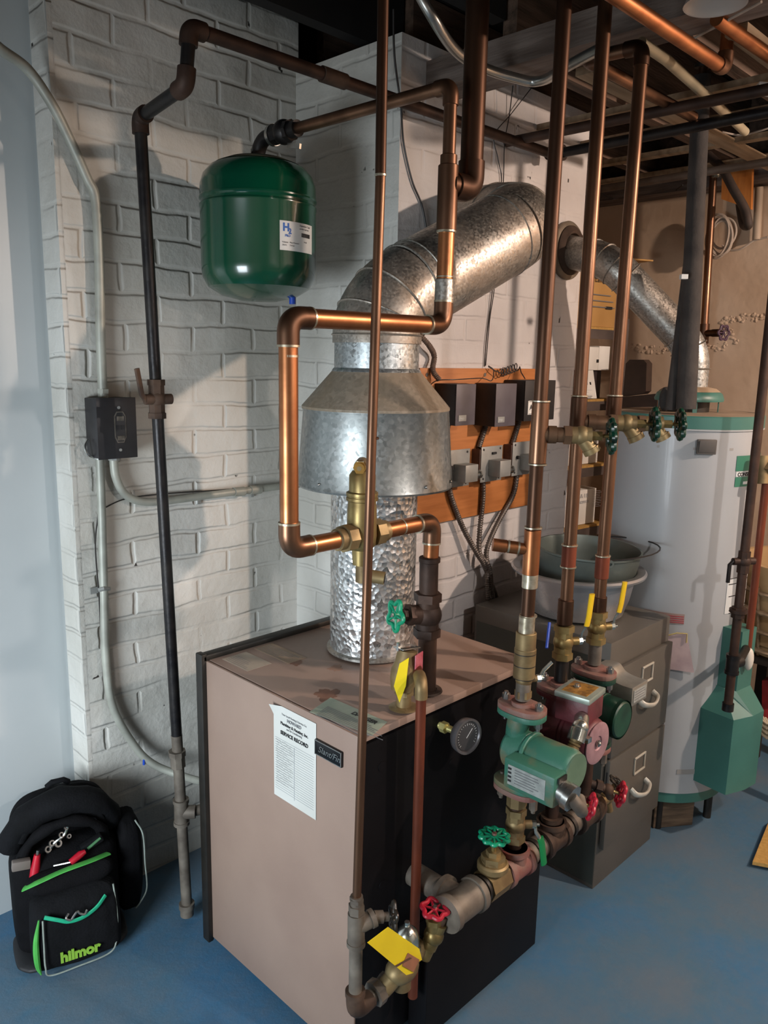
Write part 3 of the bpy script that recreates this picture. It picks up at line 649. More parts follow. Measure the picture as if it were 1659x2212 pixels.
def tt(s, size, ds, z, m, bold=0, sx=1):
    o = text(s, size, base+tv*ds+V((0, 0, z)), tv, (0, 0, 1), m, tl, .0002, bold, sx=sx); bend_to(o, TX, TY, .1532-.0003, amid)
tt('H', .026, -.050, 1.909, INKB, .0012); tt('2', .018, -.034, 1.903, INKB, .0008); tt('PRO', .008, -.044, 1.895, INKB, .0003)
tt('Expansion Tank', .0068, .002, 1.924, INKG); tt('potable hydronic', .0055, .002, 1.917, INKG)
tt('Volume   Max Pressure', .0055, -.052, 1.880, INKG); tt('20.0 L     7.0 bar', .0055, -.052, 1.873, INKG); tt('Serial', .0055, .018, 1.886, INKG)
for k in range(15):
    o = fin(B().box(base+tv*(.010+k*.0024)+V((0, 0, 1.904)), (.0011 if k % 3 else .0018, .0006, .010), RZ(amid+PI/2)), 'bar_stripe', INK, tl) if k < 15 else None
    bend_to(o, TX, TY, .1532-.0003, amid)
ev = thing('shutoff_valve', 'black ball valve and elbow on the copper branch just above the green tank', 'valve', (TX, 1.66, 2.152))
fin(B().cyl((TX, 1.635, 2.152), (TX, 1.665, 2.152), .020).ball((TX, 1.69, 2.152), .030).cyl((TX, 1.66, 2.152), (TX, 1.725, 2.152), .026, n=8), 'valve_body', IRON, ev)
fin(B().cyl((TX, 1.728, 2.152), (TX, 1.738, 2.152), .0265), 'valve_ring', STEEL, ev)
fin(B().sweep([V((TX, 1.735, 2.152))]+[V((TX, 1.755+.045*math.sin(a*PI/16), 2.107+.045*math.cos(a*PI/16))) for a in range(9)]+[V((TX, TY, 2.128))], .0185, 18), 'elbow', IRON, ev)
fin(B().box((TX+.004, 1.655, 2.115), (.006, .05, .012), M.Rotation(.2, 4, 'X')), 'lever', STEEL, ev)

# relief valve and discharge pipe
rb = FZ(872, 1527, .8385)
rv = thing('relief_valve', 'brass relief valve with a yellow card and red plate on the boiler top', 'valve', rb)
rc = V((rb.x, rb.y, .925))
fin(B().cyl(rb, rb+V((0, 0, .05)), .0165).hexn(rb+V((0, 0, .03)), rb+V((0, 0, .052)), .022).lathe([(.0165, 0), (.034, 0), (.03, .003), (.0165, .004)], TR(rb+V((0, 0, -.0002)))), 'inlet_nipple', BRASS_DULL, rv)
fin(B().lathe([(0, -.045), (.024, -.045), (.030, -.02), (.030, .0), (.024, .02), (.022, .045), (0, .048)], TR(rc, M.Rotation(.18, 4, 'Y')), 20), 'valve_body', BRASS_DULL, rv)
fin(B().box(rc+V((.006, 0, .052)), (.058, .03, .003), M.Rotation(.15, 4, 'Y'), bev=.0012).box(rc+V((-.022, 0, .060)), (.006, .006, .018)), 'test_lever', STEEL, rv)
rp_ = fin(B().box(rc+V((.016, -.027, .020)), (.034, .003, .046), RZ(.25), bev=.001), 'red_plate', mat('plate_red', '9c3a48', 'b0606a', .5, 0, 60), rv)
lines(4, rc+V((.000, -.031, .036)), (.97, .25, 0), (0, 0, 1), .028, .009, LABELW, rp_, th=.004)
fin(B().slab([rc+V((-.014, -.024, .040)), rc+V((-.034, -.016, .030)), rc+V((-.046, -.012, -.02)), rc+V((-.036, -.020, -.058)), rc+V((-.026, -.028, -.02))], .0012), 'yellow_card', YEL, rv)
XD = 1.188; YD = 1.047
pipe_run('discharge_pipe', 'copper discharge pipe from the relief valve down the black boiler front, open at the bottom', 'pipe',
         [rc+V((.025, -.012, .005)), V((XD, YD, .925)), V((XD+.002, YD, .155))], .0112, COPPER_RED, BRASS_DULL, 1.25, 2.0)
sup_d = None

# ================================================================== THIN RISER AND THE FILL ASSEMBLY, LOWER FRONT
YT = 1.0; tx0, tx1 = .991, .961
t = thing('feed_riser', 'tall thin copper pipe rising past the near corner of the boiler to the ceiling', 'pipe', (tx1, YT, .53))
fin(B().cyl((tx1+.0005, YT, .556), (.9925, YT, 1.90), .0086), 'pipe_section', COPPER, t)
fin(B().cyl((.9925, YT, 1.90), (tx0-.001, YT, 2.60), .0092), 'pipe_section', COPPER_DARK, t)
coupling(t, (.9925, YT, 1.90), (0, 0, 1), .0098, .004, SOLDER, 'solder_joint'); coupling(t, (.987, YT, 1.46), (.003, 0, 1), .0092, .004, COPPER_DARK, 'coupling')
ga = thing('iron_feed_pipe', 'grey galvanized feed pipe with tee and bottom elbow at the boiler near corner', 'pipe', (tx1, YT, .30))
fin(B().cyl((tx1, YT, .30), (tx1, YT, .535), .0135), 'pipe_section', IRON_GREY, ga)
tz = .487
fin(B().cyl((tx1, YT, tz-.035), (tx1, YT, tz+.035), .0172).cyl((tx1, YT, tz+.004), (tx1+.034, YT-.012, tz+.012), .0165).cyl((tx1, YT, tz-.037), (tx1, YT, tz-.028), .0188).cyl((tx1+.028, YT-.010, tz+.011), (tx1+.037, YT-.013, tz+.013), .0185), 'tee', IRON_GREY, ga)
fin(B().hexn((tx1, YT, .523), (tx1, YT, .541), .0165).cyl((tx1, YT, .54), (tx1, YT, .560), .0125).hexn((tx1, YT, .548), (tx1, YT, .556), .0145), 'bushing', IRON_GREY, ga)
pth = [V((tx1, YT, .345)), V((tx1, YT, .32)), V((tx1+.004, YT, .303)), V((tx1+.018, YT, .297)), V((tx1+.044, YT, .300))]
fin(B().sweep(bezier_pts(pth, 5), .0185, 18).cyl((tx1, YT, .335), (tx1, YT, .346), .0205), 'elbow', IRON_RUST, ga)
fin(B().cyl((tx1+.04, YT, .30), (tx1+.062, YT, .303), .0145).hexn((tx1+.052, YT, .302), (tx1+.070, YT, .304), .027, 8).cyl((tx1+.07, YT, .304), (tx1+.088, YT, .306), .020).hexn((tx1+.086, YT, .306), (tx1+.096, YT, .308), .024, 6), 'union', IRON_GREY, ga)
# drain valve with black handwheel on the tee
d0 = V((tx1+.037, YT-.013, tz+.013)); dd = V((.78, -.50, -.10)).normalized()
dv_ = thing('drain_valve', 'small valve with a black handwheel over the yellow card, low by the boiler corner', 'valve', d0)
fin(B().cyl(d0, d0+dd*.018, .0125).cyl(d0+dd*.016, d0+dd*.030, .009), 'valve_body', IRON_GREY, dv_)
fin(B().cyl(d0+dd*.028, d0+dd*.038, .004), 'stem', STEEL, dv_)
handwheel(dv_, d0+dd*.040, dd, .024, WHK, 5, lobe=.2)
# pressure reducing valve (silver dome) and brass fittings
rg = FY(878, 2045, .985)
rgv = thing('pressure_regulator', 'silver-domed pressure regulator behind the yellow card near the boiler corner', 'regulator', (rg.x, .985, rg.z-.06))
Rr = frame((.0, -.06, 1))
fin(B().lathe([(0, .052), (.008, .050), (.020, .040), (.026, .024), (.027, .0), (.032, -.004), (.032, -.010), (.026, -.012)], TR(rg, Rr), 28), 'dome', CHROME, rgv)
fin(B().hexn(rg+V((0, 0, .048)), rg+V((0, 0, .060)), .006), 'adjusting_screw', CHROME, rgv)
bcy = rg+V((-.012, 0, -.045))
fin(B().ball(bcy, .034, (1.25, .9, .85)).cyl(bcy+V((-.02, 0, -.005)), bcy+V((-.052, .01, -.030)), .019).cyl(bcy+V((.03, 0, .004)), bcy+V((.065, -.005, .024)), .016).cyl(bcy+V((0, 0, 0)), bcy+V((0, -.0, -.045)), .02), 'regulator_body', BRASS_DULL, rgv)
tgp = [FY(x, y, .940) for x, y in ((793, 2036), (838, 2002), (905, 2049), (911, 2073), (880, 2088), (893, 2101), (877, 2106))]
yt_ = thing('yellow_card', 'bright yellow instruction card hung over the silver-domed regulator', 'card', (rg.x, .94, rg.z-.05))
fin(B().slab(tgp, .001, (0, -1, 0)), 'card', YEL, yt_)
fin(B().slab([FY(x, y, .9380) for x, y in ((881, 2058), (906, 2073), (893, 2100), (869, 2086))], .0004, (0, -1, 0)), 'brown_patch', mat('brown_patch', 'a06d4f', '8d5f45', .6, 0, 40), yt_)
fin(B().slab([FY(x, y, .9372) for x, y in ((885, 2068), (890, 2070), (857, 2089), (853, 2086))], .0003, (0, -1, 0)), 'dark_mark', mat('dark_mark', '5a4030', rough=.6), yt_)
# brass valve with red handwheel linking to the manifold
mv = FY(937, 2020, .965)
fv = thing('feed_valve', 'small brass valve with a red handwheel at the low end of the return manifold', 'valve', mv)
ang = (V((1.175, .955, .425))-mv).normalized()
fin(B().cyl(mv-ang*.055, mv-ang*.02, .015).ball(mv, .022).cyl(mv-ang*.03, mv+ang*.03, .0175).cyl(mv, mv+V((0, 0, .040)), .0165).hexn(mv+V((0, 0, .030)), mv+V((0, 0, .042)), .019), 'valve_body', BRASS, fv)
fin(B().cyl(mv+V((0, 0, .04)), mv+V((0, 0, .062)), .005), 'stem', BRASS, fv)
handwheel(fv, mv+V((0, 0, .064)), (-.05, -.12, 1), .026, WHR, 6, lobe=.12, tr=.2)
fin(B().cyl(mv+ang*.02, V((1.175, .955, .425)), .012), 'nipple', IRON_RUST, fv)

# ================================================================== RETURN MANIFOLD
YM, ZM = .95, .428
mf = thing('return_manifold', 'heavy dusty iron manifold pipe running low along the boiler front', 'pipe', (1.5, YM, ZM-.03))
fin(B().cyl((1.20, YM, ZM), (1.79, YM, ZM), .0275, n=28), 'pipe_section', IRON_GREY, mf)
def cast_tee(x, up, m, par, L=.055, r=.036, bl=.05, name='cast_tee'):
    b = B().cyl((x-L, YM, ZM), (x+L, YM, ZM), r, n=28, bev=.004)
    for s_ in (-1, 1): b.cyl((x+s_*(L-.012), YM, ZM), (x+s_*(L+.003), YM, ZM), r*1.13, n=28)
    if up is not None:
        u_ = V(up); b.cyl((x, YM, ZM), V((x, YM, ZM))+u_*bl, r*.92, n=28); b.cyl(V((x, YM, ZM))+u_*(bl-.012), V((x, YM, ZM))+u_*bl, r*1.1, n=28)
    return fin(b, name, m, par)
cast_tee(1.232, (0, 1, 0), IRON_GREY, mf, .05, .036, .055)
fin(B().cyl((1.232, YM, ZM), (1.232, 1.105, ZM), .0275, n=28), 'boiler_stub', IRON_GREY, mf)
XP = (1.425, 1.583, 1.738)
for x in XP: cast_tee(x, (0, 0, 1), FLRED if x < 1.5 else IRON_RUST, mf, .042, .034, .05)
fin(B().cyl((1.780, YM, ZM), (1.805, YM, ZM), .034, n=24).cyl((1.80, YM, ZM), (1.825, YM-.0, ZM-.004), .018), 'end_cap', IRON_RUST, mf)
for x in (1.305, 1.503, 1.66): fin(B().cyl((x-.006, YM, ZM), (x+.006, YM, ZM), .031, n=24), 'pipe_band', BLACKF, mf)
# brass gate valve with green handwheel on the manifold
gx_ = FY(1063, 1900, YM).x
tg_ = thing('manifold_valve', 'brass gate valve with teal-green ten-lobed handwheel on the iron manifold', 'valve', (gx_, YM, ZM))
fin(B().cyl((gx_-.034, YM, ZM), (gx_+.034, YM, ZM), .036, n=8).cyl((gx_, YM, ZM), (gx_, YM, ZM+.055), .026, n=24).cyl((gx_, YM, ZM+.030), (gx_, YM, ZM+.050), .036, n=24, bev=.004).hexn((gx_, YM, ZM+.05), (gx_, YM, ZM+.066), .028).hexn((gx_, YM, ZM+.064), (gx_, YM, ZM+.078), .017), 'valve_body', BRASS_DULL, tg_)
fin(B().cyl((gx_, YM, ZM+.07), (gx_, YM, ZM+.105), .006), 'stem', BRASS, tg_)
handwheel(tg_, (gx_, YM, ZM+.113), (0, -.05, 1), .031, WHG, 10, lobe=.09, tr=.15, hub=FLRED)

# ================================================================== CIRCULATOR PUMPS
ZF, ZL, ZC = .828, .625, .725
def flange(par, x, z, dz, m, m2, R=.027, L=.058, th=.013):
    out = []
    for k in range(40):
        a = 2*PI*k/40; q = 1/((abs(math.cos(a))/L)**2.6+(abs(math.sin(a))/(R*1.45))**2.6)**(1/2.6); out.append((q*math.cos(a), q*math.sin(a)))
    f1 = fin(B().prism(out, th, TR((x, YM, z), RZ(PI/2)), bev=.0015), 'flange', m, par)
    f2 = fin(B().prism(out, th, TR((x, YM, z-th*1.03 if dz > 0 else z+th*1.03), RZ(PI/2)), bev=.0015), 'pump_flange', m2, par)
    for s_ in (-1, 1):
        fin(B().hexn((x, YM+s_*.045, z-th*2.2), (x, YM+s_*.045, z+th*2.0), .0095).cyl((x, YM+s_*.045, z-th*2.8), (x, YM+s_*.045, z+th*2.4), .005), 'bolt', STEEL if z > .7 else IRON_GREY, par)
    fin(B().cyl((x, YM, z+th*.9), (x, YM, z+th*.9+.010), .0245), 'flange_hub', m, par)
def pump(x, ym, label, mb, mbf, mR, volute=.036, cap=None, group=None):
    p = thing('circulator_pump', label, 'pump', (x, YM, ZC), group)
    flange(p, x, ZF-.006, 1, FLRED, mbf); flange(p, x, ZL-.004, -1, FLRED, mbf)
    fin(B().sweep(bezier_pts([(x, YM, ZL), (x-.004, YM+.004, ZL+.04), (x, YM+.01, ZC), (x-.004, YM+.006, ZF-.045), (x, YM, ZF-.01)], 6), .026, 20, rad=None).cyl((x, YM+.028, ZC), (x, YM-.03, ZC), .047, n=32, bev=.008), 'volute', mb, p)
    fin(B().cyl((x, YM-.028, ZC), (x, YM-.038, ZC), .052, n=32, bev=.002), 'motor_flange', mb, p)
    fin(B().lathe([(0, 0), (mR*.92, 0), (mR, .006), (mR, .05), (mR, YM-.038-ym-.012), (mR*.93, YM-.038-ym-.003), (mR*.86, YM-.038-ym), (0, YM-.038-ym)], TR((x, YM-.038, ZC), frame((0, -1, 0))), 40), 'motor', mb, p)
    return p
ZC1 = ZC
p1 = pump(XP[0], .805, 'green circulator pump with white rating label, nearest the boiler', PUMPG, PUMPG, .048)
fin(B().lathe([(0, 0), (.040, 0), (.043, -.001), (.043, .003), (0, .0035)], TR((XP[0], .805, ZC), frame((0, -1, 0))), 36), 'end_plate', mat('pump_green_dull', '5f7a66', '54705c', .55, .2, 20), p1)
jb = fin(B().box((1.366, .868, .709), (.052, .130, .072), bev=.006), 'junction_box', PUMPG, p1)
lb = fin(B().box((1.3392, .872, .709), (.0012, .096, .046)), 'rating_plate', mat('rating_plate', 'a6aaa6', '8f9490', .45, .2, 60), jb)
lines(6, (1.3384, .902, .726), (0, -1, 0), (0, 0, 1), .07, .0062, INKG, lb, th=.0016); 
st = B()
for k in range(4): st.box((1.3384, .915-k*.0001, .724-k*.0095), (.0006, .009, .005))
fin(st, 'black_blocks', INK, lb)
fin(B().box((1.366, .800, .735), (.030, .004, .012)), 'cover_clip', BLACKF, jb)
cl_ = fin(B().cyl((1.372, .808, .705), (1.372, .785, .700), .026, n=20).hexn((1.372, .790, .70), (1.372, .776, .697), .030, 10), 'cable_clamp', STEEL, jb)
fin(B().sweep(bezier_pts([(1.372, .78, .698), (1.385, .765, .675), (1.41, .775, .655), (1.44, .80, .66)], 8), .014, 12), 'flexible_conduit', IRON_GREY, jb)
p2 = pump(XP[1], .845, 'dark red circulator pump with a gold-topped square box on it, middle of the three', PUMPR, PUMPR, .055)
fin(B().lathe([(0, 0), (.049, 0), (.051, .002), (.051, .004), (.045, .006), (.018, .005), (.016, .002), (0, .002)], TR((XP[1], .845, ZC), frame((0, -1, 0))), 40), 'end_plate', mat('pink_plate', 'a8868c', '937278', .5, .3, 40), p2)
fin(B().cyl((XP[1], .8415, ZC), (XP[1], .8365, ZC), .008).ball((XP[1], .838, ZC), .006), 'end_screw', STEEL, p2)
b2 = fin(B().box((XP[1]-.002, .895, ZC+.078), (.088, .082, .058), RZ(.12), bev=.003), 'control_box', PUMPR, p2)
l2 = fin(B().box((XP[1]-.002, .895, ZC+.112), (.094, .088, .014), RZ(.12), bev=.002), 'box_lid', mat('lid_green_grey', '8b9c92', '9fa79f', .4, .5, 30), b2)
fin(B().box((XP[1]-.002, .895, ZC+.1197), (.070, .062, .0012), RZ(.12)), 'gold_label', mat('gold_label', 'b98a42', '8f6a3a', .35, .5, 45, thr=(.45, .55)), l2)
c2 = V((XP[1]-.075, .862, ZC+.065))
ff = fin(B().cyl(c2+V((.03, 0, .005)), c2+V((-.004, -.018, .0)), .017).ball(c2+V((-.002, -.016, 0)), .019).cyl(c2+V((-.010, -.018, -.002)), c2+V((-.026, -.020, -.024)), .020).box(c2+V((.010, -.030, -.030)), (.016, .012, .012)), 'conduit_elbow', CHROME, p2)
fx_ = B(); P0 = c2+V((-.022, -.020, -.022)); P1 = c2+V((-.052, -.016, -.070)); fx_.cyl(P0, P1, .0115)
for k in range(8):
    q = P0+(P1-P0)*(k+.5)/8; dn_ = (P1-P0).normalized(); fx_.cyl(q-dn_*.0022, q+dn_*.0022, .0138, n=16)
fin(fx_, 'flexible_conduit', BRASS_DULL, ff)
p3 = pump(XP[2], .860, 'dark green circulator pump with a silver wiring box, farthest from the boiler', PUMPGD, PUMPGD, .050)
sbx = bezier_pts([(-.062, .020), (-.04, .024), (-.018, .022), (.0, .006), (.03, 0), (.062, 0)], 6)
out = [(p.x, p.y) for p in [V((a[0], a[1], 0)) for a in [(q.x, q.y) for q in sbx]]] + [(.062, -.05), (-.062, -.05)]
mxp = TR((XP[2]+.055, .93, ZC+.065)) @ M(((0, 0, 1, 0), (-1, 0, 0, 0), (0, 1, 0, 0), (0, 0, 0, 1)))
s3 = fin(B().prism(out, .082, mxp, bev=.0015), 'wiring_box', mat('box_silver', '9a988f', '8c8a82', .4, .6, 30), p3)
s3l = fin(B().box((XP[2]+.096, .8672, ZC+.040), (.066, .0012, .034)), 'rating_plate', mat('rating_plate', 'a6aaa6'), s3)
lines(4, (XP[2]+.067, .8664, ZC+.052), (1, 0, 0), (0, 0, 1), .056, .007, INKG, s3l, th=.0015)

# pipes between manifold, valves and pumps
def ball_valve(x, z, label, m, hp, hdir, hm, hl=.10, parent=None, r=.020, hsg=1, grip=True):
    v = thing('ball_valve', label, 'valve', (x, YM, z))
    b = B().cyl((x, YM, z-.028), (x, YM, z+.028), r*1.08, n=8).hexn((x, YM, z-.042), (x, YM, z-.026), r*1.22).hexn((x, YM, z+.026), (x, YM, z+.042), r*1.22).ball((x, YM, z), r*1.2)
    h = V(hp).normalized(); b.cyl((x, YM, z), V((x, YM, z))+h*r*1.9, r*.5)
    fin(b, 'valve_body', m, v); k0 = V((x, YM, z))+h*r*1.9; hd = V(hdir).normalized()
    fin(B().hexn(k0, k0+h*.010, .009).cyl(k0, k0+h*.018, .004), 'packing_nut', CHROME, v)
    k1 = k0+h*.008
    lv = fin(B().sweep([k1-hd*.006, k1+hd*.02, k1+h*.010+hd*.04], .006, 8, flat=(1, .35)), 'lever', CHROME, v)
    if grip: fin(B().sweep([k1+h*.009+hd*.036, k1+h*.011+hd*(hl*.5), k1+h*.011+hd*hl], .0105, 10, flat=(1, .5)), 'grip', hm, lv)
    return v
n1 = thing('pump_nipples', 'rusty iron nipples and brass couplings under the green pump', 'pipe', (XP[0], YM, ZM+.05))
fin(B().cyl((XP[0], YM, ZM+.045), (XP[0], YM, ZL-.02), .0165), 'nipple', IRON_BRN, n1)
fin(B().hexn((XP[0], YM, .585), (XP[0], YM, .612), .024, 8), 'coupling', BRASS_DULL, n1)
ball_valve(XP[0], .535, 'brass ball valve with a dark green lever under the green pump', BRASS_DULL, (.72, -.70, 0), (.12, -.10, -1), mat('lever_green', '12713c', rough=.4), .105)
for x, l_ in ((XP[1], 'middle red'), (XP[2], 'farthest dark green')):
    q = thing('pump_nipples', 'dark iron pipe stub under the %s pump' % l_, 'pipe', (x, YM, ZM+.05))
    fin(B().cyl((x, YM, ZM+.045), (x, YM, ZL-.02), .0170), 'nipple', IRON_BRN, q)
    fin(B().cyl((x, YM, ZM+.045), (x, YM, ZM+.062), .027), 'collar', IRON_RUST, q)
    c0 = V((x, YM, ZL-(.075 if x < 1.7 else .105))); dq = V((.62, -.72, -.30)).normalized()
    dvv = thing('drain_valve', 'boiler drain with bright red handwheel below the %s pump' % l_, 'valve', c0)
    fin(B().cyl(c0, c0+dq*.065, .011).hexn(c0+dq*.028, c0+dq*.045, .017).ball(c0+dq*.062, .0155).cyl(c0+dq*.06, c0+dq*.06+V((.02, 0, -.03)), .010), 'valve_body', IRON_RUST, dvv)
    fin(B().cyl(c0+dq*.07, c0+dq*.095, .0045), 'stem', BRASS, dvv)
    handwheel(dvv, c0+dq*.098, dq, .027, WHR, 6, lobe=.13, tr=.2)
kd = V((1.825, YM, ZM-.004))
kv = thing('drain_valve', 'drain valve with a black handwheel at the far end of the manifold', 'valve', kd)
fin(B().cyl(kd, kd+V((.03, 0, .002)), .016).ball(kd+V((.035, 0, .004)), .02).cyl(kd+V((.035, 0, .004)), kd+V((.045, -.006, -.04)), .011).cyl(kd+V((.04, 0, .01)), kd+V((.05, -.02, .045)), .008), 'valve_body', BRASS_DULL, kv)
handwheel(kv, kd+V((.051, -.021, .048)), (.3, -.5, .9), .022, WHK, 6)

# zone risers
ZCEIL = 2.66
def riser(i, pts, r, m, label, em=None, **k):
    return pipe_run('zone_riser', label, 'pipe', pts, r, m, em, 1.17, 1.6, n=24, **k)
RL = ('copper zone riser above the green pump, first of three from the boiler', 'copper zone riser above the red pump, middle of three', 'copper zone riser above the dark green pump, third from the boiler')
r1_ = riser(0, [V((XP[0]+.001, YM, .975)), V((XP[0]+.012, YM, 2.66))], .0148, COPPER_DARK, RL[0])
x_ = XP[0]
fin(B().cyl((x_, YM, ZF+.02), (x_, YM, .905), .0170), 'iron_nipple', IRON_GREY, r1_)
for z, r, h, m in ((.935, .0245, .07, BRASS_DULL), (.985, .023, .045, BRASS_DULL), (1.02, .018, .05, SOLDER), (1.19, .0182, .10, COPPER_BRIGHT), (1.125, .0175, .032, SOLDER), (1.45, .0185, .13, COPPER)):
    coupling(r1_, (x_+(.003 if z > 1.1 else 0)+(.003 if z > 1.3 else 0), YM, z), (.007, 0, 1), r, h, m)
for z in (.93, .90, .958): fin(B().cyl((x_, YM, z), (x_, YM, z+.002), .0248), 'groove_ring', BLACKF, r1_)
for z in (1.045, 1.245, 1.383, 1.517): solder_ring(r1_, (x_+.004+(.003 if z > 1.3 else 0), YM, z), (0, 0, 1), .0195, h=.003)
sb_ = V((x_+.003, YM, 1.195)); sdv = V((-.60, .62, .10)).normalized()
fin(B().cyl(sb_, sb_+sdv*.085, .0125).cyl(sb_+sdv*.03, sb_+sdv*.05, .0140).cyl(sb_+sdv*.056, sb_+sdv*.086, .0142), 'capped_stub', COPPER_BRIGHT, r1_)
for q in (.030, .052): solder_ring(r1_, sb_+sdv*q, sdv, .0145)
r2_ = riser(1, [V((XP[1]+.002, YM, 1.0)), V((XP[1], YM, 2.66))], .0148, COPPER, RL[1]); x_ = XP[1]
fin(B().cyl((x_, YM, ZF+.02), (x_, YM, .925), .0165), 'iron_nipple', IRON, r2_)
for z, r, h, m in ((1.02, .0185, .06, COPPER_DARK), (1.155, .0170, .05, COPPER_RED), (1.48, .0182, .085, COPPER_DARK)): coupling(r2_, (x_, YM, z), (0, 0, 1), r, h, m)
for z in (1.13, 1.182, 1.525): solder_ring(r2_, (x_, YM, z), (0, 0, 1), .0188, h=.003)
top3 = FY(1385, 98, YM).z
r3_ = riser(2, [V((XP[2]+.003, YM, .985)), V((XP[2]+.012, YM, top3)), V((XP[2]+.01, YM+.14, top3+.005)), V((XP[2]+.6, YM+.145, top3+.005))], .0148, COPPER, RL[2], COPPER_DARK); x_ = XP[2]
fin(B().cyl((x_, YM, ZF+.02), (x_, YM, .915), .0165), 'iron_nipple', IRON_GREY, r3_)
for z, r, h, m in ((1.0, .0178, .05, COPPER_DARK), (1.10, .0175, .055, COPPER_RED), (1.48, .0182, .08, COPPER_DARK)): coupling(r3_, (x_+.004, YM, z), (0, 0, 1), r, h, m)
for z in (1.13, 1.523): solder_ring(r3_, (x_+.004, YM, z), (0, 0, 1), .0188, h=.003)
ball_valve(XP[1], .945, 'brass ball valve with a yellow lever on the middle riser', BRASS, (.70, -.45, 0), (.07, -.04, 1), YELH, .115)
ball_valve(XP[2], .945, 'brass ball valve with a yellow lever on the riser farthest from the boiler', BRASS, (.82, -.5, 0), (.10, -.05, 1), YELH, .115)
bv = ball_valve(XP[0]+.001, .895, 'small steel-handled ball valve on the riser nearest the boiler', BRASS_DULL, (.8, -.5, 0), (.55, -.2, 1), STEEL, .05, grip=False, r=.016)
# purge branches with green-black handwheels
hd = V((.64, -.77, 0)).normalized()
for i, (z, nm) in enumerate(((1.447, 'nearest'), (1.466, 'middle'), (1.458, 'farthest'))):
    c0 = V((XP[i]+.008, YM, z)); L = (.066, .082, .072)[i]
    v = thing('purge_valve', 'brass purge valve with dark green-black handwheel on the riser %s the boiler' % (nm+' to' if nm == 'nearest' else nm+' from' if nm == 'farthest' else 'in the middle beside'), 'valve', c0)
    BRC_ = BRASS_COP
    fin(B().cyl(c0, c0+hd*L, .0162).cyl(c0+hd*.018, c0+hd*.035, .0188).hexn(c0+hd*(L-.015), c0+hd*L, .0215), 'branch_pipe', BRC_, v)
    e_ = c0+hd*(L+.022)
    fin(B().cyl(c0+hd*L, e_+hd*.02, .0182).ball(e_, .0205).sweep(bezier_pts([e_, e_+hd*.012+V((0, 0, -.018)), e_+hd*.022+V((0, 0, -.030))], 5), .0155, 16).cyl(e_+hd*.020+V((0, 0, -.026)), e_+hd*.026+V((0, 0, -.036)), .0185), 'valve_body', BRASS_DULL, v)
    fin(B().hexn(e_+hd*.02, e_+hd*.042, .0105).cyl(e_+hd*.04, e_+hd*.06, .004), 'bonnet_nut', BRASS, v)
    handwheel(v, e_+hd*.062, hd+V((0, 0, .05)), .0285, WHGD, 8, lobe=.15, tr=.27)

# ================================================================== GAS LINE AT THE LEFT
GX = 1.0; ZG = 2.262; YG = 1.56
gl = thing('gas_pipe', 'black iron gas pipe with a lever cock standing before the white brick', 'pipe', (1.06, 1.8, .0))
gp = [V((1.055, 1.80, .05)), V((.998, 1.80, 2.135)), V((.975, 1.565, 2.150)), V((.985, YG, ZG)), V((2.34, YG, ZG))]
pipe_run('', '', '', gp, .0145, IRON, IRON_BRN, 1.35, 1.3, parent=gl, n=20)
fin(B().cyl(gp[3]+V((.04, 0, 0)), V((2.325, YG, ZG)), .0149), 'rusty_run', IRON_BRN, gl)
fin(B().cyl((1.345, YG, ZG), (1.42, YG, ZG), .0185), 'coupling', IRON_RUST, gl)
fin(B().cyl((1.055, 1.80, .05), (1.0405, 1.80, .58), .0149), 'grey_section', IRON_GREY, gl)
cz = FY(340, 862, 1.80).z; cx = 1.055-.057*(cz-.05)/2.085
fin(B().cyl((cx, 1.80, cz-.042), (cx, 1.80, cz+.042), .020, n=8).ball((cx, 1.80, cz), .024).cyl((cx-.0, 1.80, cz-.048), (cx, 1.80, cz-.034), .0225, n=8).cyl((cx, 1.80, cz+.034), (cx, 1.80, cz+.048), .0225, n=8).cyl((cx-.035, 1.795, cz), (cx+.035, 1.79, cz), .013), 'gas_cock', IRON_RUST, gl)
fin(B().sweep([V((cx-.030, 1.79, cz-.006)), V((cx-.048, 1.785, cz+.012)), V((cx-.060, 1.782, cz+.075))], .008, 8, flat=(1, .6)), 'lever', IRON_RUST, gl)
uz = FY(393, 1632, 1.8).z
fin(B().cyl((1.042, 1.80, uz-.028), (1.040, 1.80, uz+.012), .0205, n=8).cyl((1.040, 1.80, uz+.005), (1.040, 1.80, uz+.02), .0235, n=8), 'union', IRON_GREY, gl)
tz2 = .345; xt = 1.047
fin(B().cyl((xt, 1.80, tz2-.032), (xt, 1.80, tz2+.038), .0195).cyl((xt, 1.80, tz2-.037), (xt, 1.80, tz2-.027), .022).cyl((xt, 1.80, tz2+.030), (xt, 1.80, tz2+.04), .022).cyl((xt, 1.80, tz2), (xt+.03, 1.775, tz2), .0185), 'tee', IRON_GREY, gl)
fin(B().cyl((xt+.02, 1.785, tz2), (xt+.07, 1.765, tz2), .0145), 'boiler_stub', IRON_GREY, gl)
fin(B().cyl((1.055, 1.8, .018), (1.055, 1.8, .055), .019).cyl((1.055, 1.8, .04), (1.055, 1.8, .056), .022), 'end_cap', IRON_GREY, gl)
g2 = thing('gas_branch_pipe', 'dark iron pipe running under the joists from the gas line towards the right', 'pipe', (2.34, YG, ZG))
fin(B().cyl((2.34, YG+.0, ZG), (2.34, .60, 2.268), .0155), 'pipe_section', IRON, g2)
fin(B().cyl((2.318, YG, ZG), (2.36, YG, ZG), .021).cyl((2.34, YG+.01, ZG), (2.34, YG-.035, ZG), .021).cyl((2.34, YG-.028, ZG), (2.34, YG-.04, ZG), .024), 'elbow', IRON_BRN, g2)

